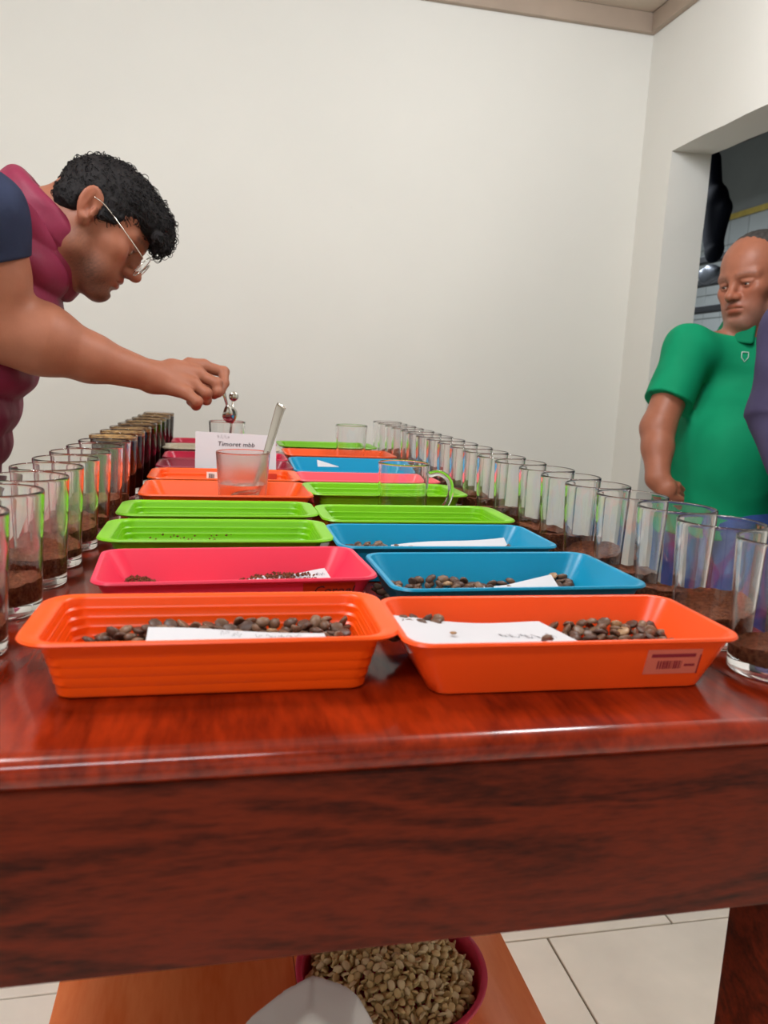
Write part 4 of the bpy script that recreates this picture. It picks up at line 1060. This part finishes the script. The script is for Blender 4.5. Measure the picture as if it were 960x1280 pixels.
H.sub(ell((0.064, 0.075, -0.062), (0.040, 0.05, 0.046)), 0.008); H.sub(ell((0.064, -0.075, -0.062), (0.040, 0.05, 0.046)), 0.008)
for s in (1, -1): H.sub(ell((0.002, 0.088*s, -0.003), (0.024, 0.024, 0.036)), 0.006)
hair = sdf_mesh('hair', H, HT-0.2, HT+0.22, 0.0028, M['hair1'], man)
parts = []; rr = random.Random(9)
hv = np.empty(len(hair.data.vertices)*3, f32); hair.data.vertices.foreach_get('co', hv); hv = hv.reshape(-1, 3)
hn = np.empty(len(hv)*3, f32); hair.data.vertices.foreach_get('normal', hn); hn = hn.reshape(-1, 3)
for k in rr.sample(range(len(hv)), 2300):                                        # short curls growing all over the mass
    p = hv[k].astype(float); out = hn[k].astype(float); q = (p-HT) @ HR
    if out @ HR[:, 0]*0 + (q[2] < -0.02) : continue
    td = HR @ np.array((0.7+rr.uniform(-.6, .6), rr.uniform(-.6, .6), -0.4+rr.uniform(-.6, .6))); td -= out*(td @ out); td /= np.linalg.norm(td)+1e-6
    L = rr.uniform(0.008, 0.020)*(1.0 if q[0] > 0.02 or q[2] > 0.06 else 0.6); c = rr.uniform(0.05, 0.30)*(1.5 if q[0] > 0.07 else 1)
    pts = [p-out*0.003, p+td*L*0.35+out*L*c, p+td*L*0.75+out*L*c*0.9, p+td*L-out*L*0.12]
    pts = spline(pts, 3); n = len(pts); parts.append(tube([tuple(u) for u in pts], [0.00095*(1-0.7*i/(n-1)) for i in range(n)], 4))
for k in range(40):                                                              # ends curling over the forehead
    y = rr.uniform(-0.045, 0.045); p = np.array((0.132+rr.uniform(-0.012, 0.008), y, 0.024+rr.uniform(-0.004, 0.012)))
    s = rr.uniform(0.006, 0.012); q = [p, p+np.array((0.4, 0.1, -0.8))*s, p+np.array((0.1, 0.3*rr.choice((-1, 1)), -1.5))*s, p+np.array((-0.6, 0.2, -1.5))*s]
    pts = [hl(u) for u in spline(q, 4)]; n = len(pts); parts.append(tube([tuple(u) for u in pts], [0.0008*(1-0.7*i/(n-1)) for i in range(n)], 5))
v, f = join(parts); ch(stuff(mesh('hair_curls', v, f, M['hair1'])), man)
# clothes
CH = NB_+np.array((-0.09, 0.0, -0.13)); BE = NB_+np.array((-0.19, 0.0, -0.36)); PE = NB_+np.array((-0.27, 0.0, -0.50))
tx = BE-NB_; tx = tx/np.linalg.norm(tx)
Vs = Shape()
yfl = ((0, 1, 0), 0.72)
Vs.add(cone(NB_+np.array((-0.03, 0, -0.05)), CH, 0.085, 0.125, yfl), 0.03); Vs.add(cone(CH, BE, 0.125, 0.125, yfl), 0.05); Vs.add(cone(BE, PE, 0.125, 0.125, yfl), 0.05)
Vs.add(cone(NB_+np.array((-0.030, 0, -0.02)), RS+(LS-RS)*0.10+np.array((0.004, 0, 0.0)), 0.076, 0.070), 0.04); Vs.add(cone(NB_+np.array((-0.035, 0, -0.02)), LS+(RS-LS)*0.16, 0.066, 0.062), 0.04)
Vs.add(cone(at(48, 330, 1.40), at(-2, 440, 1.40), 0.060, 0.050, ((0, 1, 0), 0.6)), 0.03)          # front panels hanging away from the chest
Vs.add(cone(at(-8, 455, 1.38), at(-16, 470, 1.38), 0.046, 0.048, ((0, 1, 0), 0.6)), 0.03)
Vs.add(cone(at(-24, 515, 1.38), at(-30, 535, 1.38), 0.046, 0.048, ((0, 1, 0), 0.6)), 0.012)
def puff(P):
    s = (P-NB_.astype(f32)) @ tx.astype(f32)
    return -0.010*np.abs(np.sin(s*math.pi/0.066))+0.0016*noise3(P, 120, 5)+0.006
Vs.warp(puff)
ARM = RS*0.9+EL*0.1
Vs.sub(cone(RS+np.array((0.0, -0.10, 0.02)), RS*0.75+EL*0.25+np.array((-0.01, -0.03, 0)), 0.070, 0.070), 0.012)  # armhole
vest = sdf_mesh('vest', Vs, np.minimum.reduce([PE-0.24, RS-0.16]), np.maximum.reduce([NB_+0.24, LS+0.16]), 0.0045, M['vest'], man)
Cl = Shape()                                                                     # tall padded collar around the neck
ND = hl((-0.03, 0, -0.03))-NB_; ND = ND/np.linalg.norm(ND)
CR = rot_frame(ND*0.8+np.array((0.12, 0, 0.25)), (0, 0, 1)); CC = at(50, 291, 1.41)
def ring(P, r=0.086, th=0.018, hgt=0.040):
    q = (P-CC.astype(f32)) @ CR.astype(f32)
    rad = np.sqrt((q[:, 1]/0.95)**2+(q[:, 2]/1.10)**2)-r+0.10*q[:, 0]
    e = np.maximum(np.abs(q[:, 0])-hgt, 0)
    seam = 0.005*np.exp(-((q[:, 0]-0.008)/0.006)**2)
    return np.sqrt(rad**2+e**2)-th+seam+0.0016*noise3(P, 150, 6)
Cl.add(ring)
collar = sdf_mesh('vest_collar', Cl, CC-0.19, CC+0.19, 0.0036, M['vest'], man)
Sl = Shape()
Sl.add(cone(NB_+np.array((-0.07, -0.05, -0.06)), RS, 0.068, 0.068), 0.03)
SE = RS*0.45+EL*0.55
Sl.add(cone(RS, SE, 0.068, 0.065), 0.02)
Sl.warp(lambda P: 0.0018*noise3(P, 110, 8))
ax_ = (EL-RS)/np.linalg.norm(EL-RS)
se_ = RS*0.60+EL*0.40; Sl.sub(cyl(se_, se_+ax_*0.2+np.array((0.03, 0, 0)), 0.14), 0.003)
sdf_mesh('tee_sleeve', Sl, np.minimum(RS, NB_)-0.14, np.maximum(RS, NB_)+0.14, 0.004, M['navy'], man)
Sl = Shape(); Sl.add(cone(LS, LS*0.5+LE*0.5, 0.070, 0.066), 0.02); Sl.cut(half(LS*0.55+LE*0.45, LE-LS), 0.003)
sdf_mesh('tee_sleeve', Sl, LS-0.24, LS+0.12, 0.008, M['navy'], man)
def legs(hip, yaw, h_hip, mt, parent, wid=0.095, lo_z=0.09, sc=1.0, feet=(0.02, -0.02), top=0.15):
    """trousers and shoes of a standing person; yaw: facing direction"""
    d = np.array((math.cos(yaw), math.sin(yaw), 0)); s = np.array((-d[1], d[0], 0)); L = Shape()
    hp = np.array((hip[0], hip[1], h_hip))
    L.add(ell(hp+np.array((0, 0, 0.02)), (0.138*sc, 0.138*sc, top)), 0.02)
    for k, sg in enumerate((1, -1)):
        a = hp+s*sg*wid+np.array((0, 0, -0.02)); kn = np.array((hip[0], hip[1], 0))+s*sg*(wid+0.01)+d*(0.03+feet[k])+np.array((0, 0, 0.48)); an = np.array((hip[0], hip[1], 0))+s*sg*(wid+0.015)+d*feet[k]+np.array((0, 0, lo_z))
        L.add(cone(a, kn, 0.094*sc, 0.070*sc), 0.03); L.add(cone(kn, an, 0.068*sc, 0.060*sc), 0.02)
    L.warp(lambda P: 0.002*noise3(P, 60, 11)); L.cut(half((0, 0, lo_z-0.035), (0, 0, -1)), 0.004)
    sdf_mesh('trousers', L, (hip[0]-0.32, hip[1]-0.32, 0.02), (hip[0]+0.32, hip[1]+0.32, h_hip+0.22), 0.010, mt, parent)
    for k, sg in enumerate((1, -1)):
        B = Shape(); c = np.array((hip[0], hip[1], 0))+s*sg*(wid+0.015)+d*(feet[k]+0.05)
        B.add(cone(c-d*0.10+np.array((0, 0, 0.04)), c+d*0.10+np.array((0, 0, 0.032)), 0.040, 0.040), 0.02)
        B.add(cone(c-d*0.08+np.array((0, 0, 0.05)), c-d*0.04+np.array((0, 0, 0.09)), 0.042, 0.04), 0.02)
        B.cut(half((0, 0, 0.001), (0, 0, -1)), 0.004)
        sdf_mesh('shoe', B, c-0.2, c+np.array((0.2, 0.2, 0.2)), 0.010, M['shoe'], parent)
legs((PE[0]-0.02, PE[1]), -0.05, 0.86, M['trousers'], man, top=0.16)
# spectacles: thin round wire frame
gl = tag(empty('eyeglasses', tuple(hl((0.11, 0, -0.012)))), 'round thin silver wire eyeglasses on the bending man\'s nose', 'eyeglasses')
def ring_pts(c, ry, rz, tilt, n=28):
    return [hl((c[0]+tilt*math.sin(2*math.pi*k/n)*rz-0.12*abs(c[1]+ry*math.cos(2*math.pi*k/n))*0.35, c[1]+ry*math.cos(2*math.pi*k/n), c[2]+rz*math.sin(2*math.pi*k/n))) for k in range(n+1)]
for s in (1, -1):
    pts = ring_pts((0.1275, 0.033*s, -0.0240), 0.0255, 0.0220, 0.16)
    ch(mesh('rim', *tube([tuple(p) for p in pts], 0.0009, 8), M['steel']), gl)
    c = hl((0.1275-0.0014, 0.033*s, -0.0240)); V = [tuple(p) for p in pts[:-1]]; n = len(V)
    nn = HR @ np.array((1, 0, -0.16)); nn /= np.linalg.norm(nn)
    V2 = [tuple(np.array(p)-nn*0.0014) for p in V]
    ch(mesh('lens', V+V2, [tuple(range(n)), tuple(range(2*n-1, n-1, -1))]+[(i, i+n, (i+1) % n+n, (i+1) % n) for i in range(n)], M['glass'], None, False), gl)
    tp = spline([hl((0.1210, 0.0575*s, -0.018)), hl((0.116, 0.0675*s, -0.014)), hl((0.066, 0.0805*s, 0.002)), hl((0.024, 0.0850*s, 0.014)), hl((0.004, 0.0850*s, 0.014))], 8)
    ch(mesh('temple', *tube([tuple(p) for p in tp], 0.0011, 8), M['steel']), gl)
    np_ = spline([hl((0.1260, 0.0105*s, -0.025)), hl((0.122, 0.0105*s, -0.030)), hl((0.1165, 0.0115*s, -0.033))], 4)
    ch(mesh('nose_pad', *tube([tuple(p) for p in np_], 0.0012, 8), M['steel']), gl)
bp_ = spline([hl((0.1280, 0.0085, -0.018)), hl((0.1310, 0, -0.015)), hl((0.1280, -0.0085, -0.018))], 6)
ch(mesh('bridge', *tube([tuple(p) for p in bp_], 0.0011, 8), M['steel']), gl)
# the held spoon
sp0 = at(274, 478, 1.512); sp1 = at(280.5, 494, 1.520); sp2 = at(284, 507, 1.53)
spoon('held_spoon', [sp0, sp0*0.5+sp1*0.5, sp1, sp2], np.array((0.30, 0.30, -1.0)), 0.040, 'steel spoon held in the bending man\'s fingers over the glass', 0.0034, 0.0013, normal=(-0.45, 0.80, 0.15), bowl_w=0.030)

# ------------------------------------------------------------------ the man in green, standing in the doorway
GT = at(951, 350, 2.10)
gy = math.radians(180+17)                     # face heading: to the left and toward the camera
gf_ = np.array((math.cos(gy), math.sin(gy), -0.10)); GR = rot_frame(gf_, (0.02, 0.10, 1)); GS_ = 1.06
green = tag(empty('person', (float(GT[0]), float(GT[1]), 0)), 'person in a green polo shirt standing in the doorway, looking left', 'person')
gl_ = lambda p: GR @ np.array(p)*GS_+GT
GN = at(944, 420, 2.14); GRS, GLS = at(861, 438, 2.10), at(1018, 444, 2.20)
GEL, GWR = at(822, 535, 2.05), at(822, 598, 1.99); GHIP = at(895, 660, 2.14)
S = Shape(); head_ops(S, GR, GT, GS_, nose=1.03, jaw=1.0, heavy=1.5, eyes_closed=0.35); S.frame()
S.add(cone(gl_((-0.015, 0, -0.03)), GN, 0.055, 0.060), 0.03)
S.add(cone(GN, GN+np.array((0, 0, -0.14)), 0.08, 0.12), 0.05)
S.add(cone(GN+np.array((0, 0, -0.04)), GRS, 0.05, 0.052), 0.03); S.add(cone(GN+np.array((0, 0, -0.04)), GLS, 0.05, 0.052), 0.03)
S.add(cone(GRS, GEL, 0.050, 0.042), 0.02); S.add(cone(GEL, GEL*0.6+GWR*0.4, 0.042, 0.038), 0.02); S.add(cone(GEL*0.6+GWR*0.4, GWR, 0.038, 0.029), 0.02)
GHA = at(833, 612, 1.97)
S.add(cone(GWR, GHA, 0.027, 0.026, ((0.5, 0.8, 0), 1.35)), 0.015)
for k in range(4):
    b0 = GHA+np.array((0.004, 0.003, 0.022-0.015*k)); finger(S, [b0, b0+np.array((0.030, 0.004, -0.012)), b0+np.array((0.052, 0.016, -0.024))], 0.0098, 0.0082)
b0 = GWR+np.array((0.004, -0.016, -0.022)); finger(S, [b0, b0+np.array((0.024, -0.016, -0.020)), b0+np.array((0.048, -0.014, -0.026))], 0.0115, 0.0090)
GLE = GLS+np.array((0.05, 0.0, -0.28)); GLW = GLE+np.array((-0.02, -0.10, -0.21))
S.add(cone(GLS, GLE, 0.052, 0.042), 0.02); S.add(cone(GLE, GLW, 0.042, 0.028), 0.02); S.add(cone(GLW, GLW+np.array((-0.02, -0.03, -0.07)), 0.028, 0.026), 0.015)
for k in range(4):
    b0 = GLW+np.array((-0.02+0.014*k-0.02, -0.03, -0.075)); finger(S, [b0, b0+np.array((0, -0.008, -0.035)), b0+np.array((0, 0.004, -0.06))], 0.0092, 0.0078)
b0 = GLW+np.array((-0.03, -0.02, -0.03)); finger(S, [b0, b0+np.array((-0.02, -0.02, -0.03)), b0+np.array((-0.02, -0.03, -0.05))], 0.0105, 0.0088)
lo = np.minimum.reduce([GT-0.19, GWR-0.09, GHA-0.09, GLW-0.18]); hi = np.maximum.reduce([GT+0.19, GLS+0.1, GLE+0.1])
sdf_mesh('body', S, lo, hi, 0.0034, M['skin2'], green, skin_tint(GR, GT, GS_, (160, 100, 76), beard=0.6, grey=True, brows=0.55, lips=(0.56, 0.36, 0.34)))
eyeballs(GR, GT, GS_, green, (1, -0.22, -0.03))
H = Shape(); H.frame(GR, GT, GS_)
H.add(ell((-0.006, 0, 0.042), (0.101, 0.0795, 0.0815)), 0.01)
for s in (1, -1): H.add(cone((0.020, 0.071*s, 0.020), (0.024, 0.0705*s, -0.012), 0.011, 0.006), 0.01)
H.warp(lambda P: 0.0010*noise3(P, 420, 3))
H.sub(ell((0.108, 0, 0.014), (0.076, 0.062, 0.084)), 0.010); H.cut(half((-0.03, 0, -0.030), (0.3, 0, -1)), 0.006)
H.sub(ell((0.080, 0, -0.06), (0.050, 0.110, 0.070)), 0.008)
for s in (1, -1): H.sub(ell((-0.008, 0.086*s, 0.0), (0.023, 0.022, 0.036)), 0.005)
sdf_mesh('hair', H, GT-0.17, GT+0.18, 0.003, M['hair2'], green)
def shirt(name, neck, rs, ls, hip, re, le, sleeve, m, parent, h, belly=0.0, fwd=(0, -1, 0), hem=None, rsl=0.062, seed=3, neck_r=0.072, cuff=None):
    fwd = np.array(fwd, float); sd = np.cross((0, 0, 1), fwd); T_ = Shape(); fl_ = (fwd, 1.42)
    ch0 = neck+np.array((0, 0, -0.17)); mid = neck*0.42+hip*0.58
    T_.add(cone(neck+np.array((0, 0, 0.004)), neck+np.array((0, 0, -0.08)), 0.074, 0.100), 0.03); T_.add(cone(neck+np.array((0, 0, -0.055)), ch0, 0.085, 0.150, fl_), 0.03); T_.add(cone(ch0, mid, 0.158, 0.150, fl_), 0.06); T_.add(cone(mid, hip, 0.152, 0.158, (fwd, 1.25)), 0.06)
    if belly: T_.add(ell(mid+fwd*0.05+np.array((0, 0, -0.03)), (0.13, 0.13, 0.15)), 0.06)
    for s, e in ((rs, re), (ls, le)):
        T_.add(cone(neck+np.array((0, 0, -0.06)), s, 0.058, 0.060), 0.05)
        c = s*(1-sleeve)+e*sleeve; d = (e-s)/np.linalg.norm(e-s)
        A_ = Shape(); A_.add(cone(s, c, 0.062, rsl), 0.03); A_.sub(cyl(c-d*0.012, c+d*0.25, 0.12), 0.003)
        T_.add(A_, 0.03)
    T_.warp(lambda P: 0.0042*noise3(P*V3((1, 1, 0.55)), 46, seed)+0.0026*noise3(P*V3((1, 1, 0.5)), 95, seed+1))
    T_.warp(lambda P: -0.004+0.011*np.abs(noise3(P*V3((1, 1, 0.5)), 34, seed+5)))
    T_.cut(half(neck+np.array((0, 0, 0.022)), (0, 0, 1)), 0.006)
    T_.cut(half((0, 0, hem), (0, 0, -1)), 0.005)
    return T_
gfw = np.array((-0.50, -0.86, 0))
Tm = shirt('polo_shirt', GN, GRS, GLS, GHIP, GEL, GLE, 0.72, M['polo'], green, 0.005, 1.0, gfw, hem=float(at(895, 674, 2.05)[2]))
sdf_mesh('polo_shirt', Tm, GHIP-np.array((0.36, 0.32, 0.12)), np.maximum(GLS, GRS)+np.array((0.16, 0.2, 0.16)), 0.005, M['polo'], green)
Cl = Shape(); GC = GN+np.array((-0.010, -0.016, 0.030)); ND = gl_((-0.02, 0, -0.03))-GN; ND /= np.linalg.norm(ND); GCR = rot_frame((gfw[0]*0.18, gfw[1]*0.18, 1.0), (gfw[0], gfw[1], 0))
def ring2(P):
    q = (P-GC.astype(f32)) @ GCR.astype(f32); a = np.arctan2(q[:, 1], q[:, 2])
    x = q[:, 0]-0.014*np.cos(a)*-1
    rad = np.sqrt(q[:, 1]**2+(q[:, 2]/1.06)**2)-0.083+0.45*x
    e = np.maximum(np.abs(x)-0.022, 0)
    gap = 0.03*np.exp(-(a/0.10)**2)
    return np.sqrt(rad**2+e**2)-0.0060+gap
Cl.add(ring2)
sdf_mesh('shirt_collar', Cl, GC-0.13, GC+0.13, 0.0032, M['polo_dark'], green)
em = [(-0.008, 0.012), (0.008, 0.012), (0.0085, -0.002), (0.0, -0.014), (-0.0085, -0.002)]
ec = mesh('chest_emblem', *tube([(x, 0, z) for x, z in em+[em[0]]], 0.0012, 6), M['emblem'])
bpy.context.view_layer.update()
so_ = [c for c in green.children if c.name.startswith('polo_shirt')][0]
mi_ = so_.matrix_world.inverted(); r0_ = mi_ @ Vector(CAM); r1_ = mi_ @ Vector(at(931, 446, 2.0))
hit, hp_, hn_, fi_ = so_.ray_cast(r0_, (r1_-r0_).normalized())
hp_ = so_.matrix_world @ hp_ if hit else Vector(at(931, 446, 1.955)); hn_ = hn_ if hit else Vector((-0.5, -0.86, 0))
ec.location = hp_+hn_*0.002; ec.rotation_euler = hn_.to_track_quat('-Y', 'Z').to_euler()
legs((GHIP[0]+0.02, GHIP[1]), gy, 0.80, M['jeans'], green, sc=1.0, top=0.08)
ch(ec, green)

# ------------------------------------------------------------------ the person in dark purple at the right edge
PN = at(1082, 362, 1.66); PRS, PLS = at(994, 412, 1.66), at(1168, 414, 1.72)
PEL, PWR = at(976, 525, 1.66), at(1005, 615, 1.55); PHIP = at(1085, 640, 1.70)
pur = tag(empty('person', (float(PN[0]), float(PN[1]), 0)), 'person in a dark purple long-sleeved shirt, only an arm and side showing', 'person')
PR = rot_frame((-0.85, 0.5, -0.1), (0, 0, 1)); PT = PN+np.array((-0.02, 0.01, 0.15))
S = Shape(); head_ops(S, PR, PT, 1.0); S.frame()
S.add(cone(PT+np.array((0, 0, -0.03)), PN, 0.055, 0.062), 0.03); S.add(cone(PN, PN+np.array((0, 0, -0.12)), 0.08, 0.11), 0.04)
sdf_mesh('body', S, PT-np.array((0.16, 0.16, 0.36)), PT+0.17, 0.006, M['skin2'], pur, skin_tint(PR, PT, 1.0, (168, 110, 86)))
eyeballs(PR, PT, 1.0, pur, (1, 0, 0))
H = Shape(); H.frame(PR, PT, 1.0); H.add(ell((-0.006, 0, 0.042), (0.105, 0.083, 0.085)), 0.01); H.sub(ell((0.100, 0, -0.01), (0.075, 0.085, 0.075)), 0.01); H.cut(half((-0.03, 0, -0.03), (0.3, 0, -1)), 0.006)
sdf_mesh('hair', H, PT-0.17, PT+0.17, 0.006, M['hair1'], pur)
PLE = PLS+np.array((0.04, -0.02, -0.27)); PLW = PLE+np.array((-0.03, -0.12, -0.18))
pfw = np.array((-0.86, 0.5, 0)); pfw = np.array((-0.6, -0.8, 0))
Tm = shirt('long_sleeved_shirt', PN, PRS, PLS, PHIP, PEL, PLE, 1.0, M['purple'], pur, 0.006, 0.6, pfw, hem=0.83, seed=13)
Tm2 = Shape(); Tm2.add(Tm); Tm2.add(cone(PEL, PWR, 0.064, 0.046), 0.03); Tm2.add(cone(PLE, PLW, 0.060, 0.046), 0.03)
Tm2.warp(lambda P: 0.0035*noise3(P, 60, 17))
sdf_mesh('long_sleeved_shirt', Tm2, PHIP-np.array((0.40, 0.42, 0.16)), np.maximum(PLS, PRS)+np.array((0.16, 0.2, 0.16)), 0.006, M['purple'], pur)
for W_, dd in ((PWR, (0.05, 0.03)), (PLW, (-0.02, -0.03))):
    S = Shape(); S.add(cone(W_, W_+np.array((dd[0], dd[1], -0.06)), 0.029, 0.028), 0.01); q = W_+np.array((dd[0], dd[1], -0.06))
    for k in range(4): b0 = q+np.array((-0.022+0.015*k, 0.0, -0.01)); finger(S, [b0, b0+np.array((0, -0.006, -0.035)), b0+np.array((0.002, 0.006, -0.06))], 0.0095, 0.008)
    b0 = W_+np.array((-0.02, 0, -0.02)); finger(S, [b0, b0+np.array((-0.02, 0, -0.03)), b0+np.array((-0.018, 0, -0.055))], 0.011, 0.009)
    sdf_mesh('hand', S, W_-0.16, W_+0.1, 0.005, M['skin2'], pur, lambda V: np.tile(np.array(s2l((168, 110, 86))), (len(V), 1)))
legs((PHIP[0], PHIP[1]), math.atan2(pfw[1], pfw[0]), 0.84, M['trousers'], pur)

# ------------------------------------------------------------------ bag before the bowl
Bg = Shape()
Bg.add(ell((0.078, 0.555, 0.540), (0.074, 0.048, 0.150)), 0.01)
Bg.warp(lambda P: 0.008*np.abs(noise3(P, 50, 21))+0.003*np.abs(noise3(P, 150, 22)))
PK = (0.082, 0.565, 0.668)
for p_, n_ in ((PK, (-0.62, -0.10, 1)), (PK, (0.46, -0.30, 1)), ((0.082, 0.545, 0.664), (-0.10, -1.0, 0.75)), ((0.128, 0.555, 0.63), (0.9, -0.4, 0.5)), ((0.03, 0.53, 0.60), (-0.6, -0.8, 0.5)), ((0.082, 0.585, 0.660), (0.1, 1, 0.6)), ((0.1, 0.603, 0.5), (0, 1, 0.05))):
    Bg.cut(half(p_, n_), 0.0025)
Bg.warp(lambda P: 0.0014*np.abs(noise3(P, 120, 23))); Bg.cut(half((0, 0, 0.451), (0, 0, -1)), 0.003)
bg = tag(sdf_mesh('plastic_bag', Bg, (-0.03, 0.48, 0.44), (0.19, 0.63, 0.71), 0.0035, M['bag']), 'crumpled white plastic bag on the bench in front of the bowl', 'bag')
Bw = Shape(); Bw.add(ell((0.020, 0.550, 0.600), (0.036, 0.026, 0.040)), 0.01); Bw.warp(lambda P: 0.004*noise3(P, 120, 31))
ch(sdf_mesh('clear_end', Bw, (-0.05, 0.49, 0.52), (0.09, 0.61, 0.67), 0.003, M['clear_bag']), bg)

# ------------------------------------------------------------------ things hanging in the dim room
def kp(px, py, X):                            # a spot on the vertical plane at X
    r = W2C.T @ np.array([px-480, -(py-640), -F]); return CAM+r*(X/r[0])
rk = tag(empty('metal_rack', tuple(kp(885, 400, 2.3)*np.array((1, 1, 0)))), 'black metal rack of level bars in the dim room beyond the doorway', 'rack')
for py in (330, 357, 389, 425):
    a = kp(858, py+1, 2.3); b = kp(960, py-1, 2.3)
    ch(box_mesh('bar', (2.28, b[1]-0.5, a[2]-0.016), (2.32, a[1]+0.05, a[2]+0.016), 0.003, M['black_metal'], None, 1), rk)
for y in (kp(858, 380, 2.3)[1]+0.03, kp(960, 380, 2.3)[1]-0.48):
    ch(box_mesh('post', (2.275, y-0.02, 0), (2.325, y+0.02, 2.2), 0.003, M['black_metal'], None, 1), rk)
A = Shape(); X_ = 2.22
A.add(cone(kp(893, 255, X_), kp(892, 300, X_), 0.085, 0.06, ((1, 0, 0), 1.8)), 0.03); A.add(cone(kp(905, 262, X_), kp(897, 300, X_), 0.05, 0.03, ((1, 0, 0), 1.8)), 0.03)
A.add(cone(kp(889, 205, X_), kp(892, 250, X_), 0.06, 0.05, ((1, 0, 0), 1.8)), 0.02)
A.add(cone(kp(893, 296, X_), kp(893, 312, X_), 0.03, 0.06, ((1, 0, 0), 1.8)), 0.02)
A.warp(lambda P: 0.006*noise3(P, 40, 41))
pts = np.array([kp(880, 190, X_), kp(915, 190, X_), kp(880, 340, X_), kp(915, 345, X_)])
tag(sdf_mesh('hanging_apron', A, pts.min(0)-0.12, pts.max(0)+0.12, 0.008, M['black']), 'dark bundled apron hanging on the rack beyond the doorway', 'apron')
Fo = Shape(); c = kp(888, 343, 2.2); Fo.add(ell(c, (0.03, 0.080, 0.040)), 0.01); Fo.warp(lambda P: 0.008*noise3(P, 60, 43))
tag(sdf_mesh('foil_packet', Fo, c-0.14, c+0.14, 0.007, M['foil']), 'crumpled silver packet on the rack under the dark apron', 'packet')
bpy.context.view_layer.update()
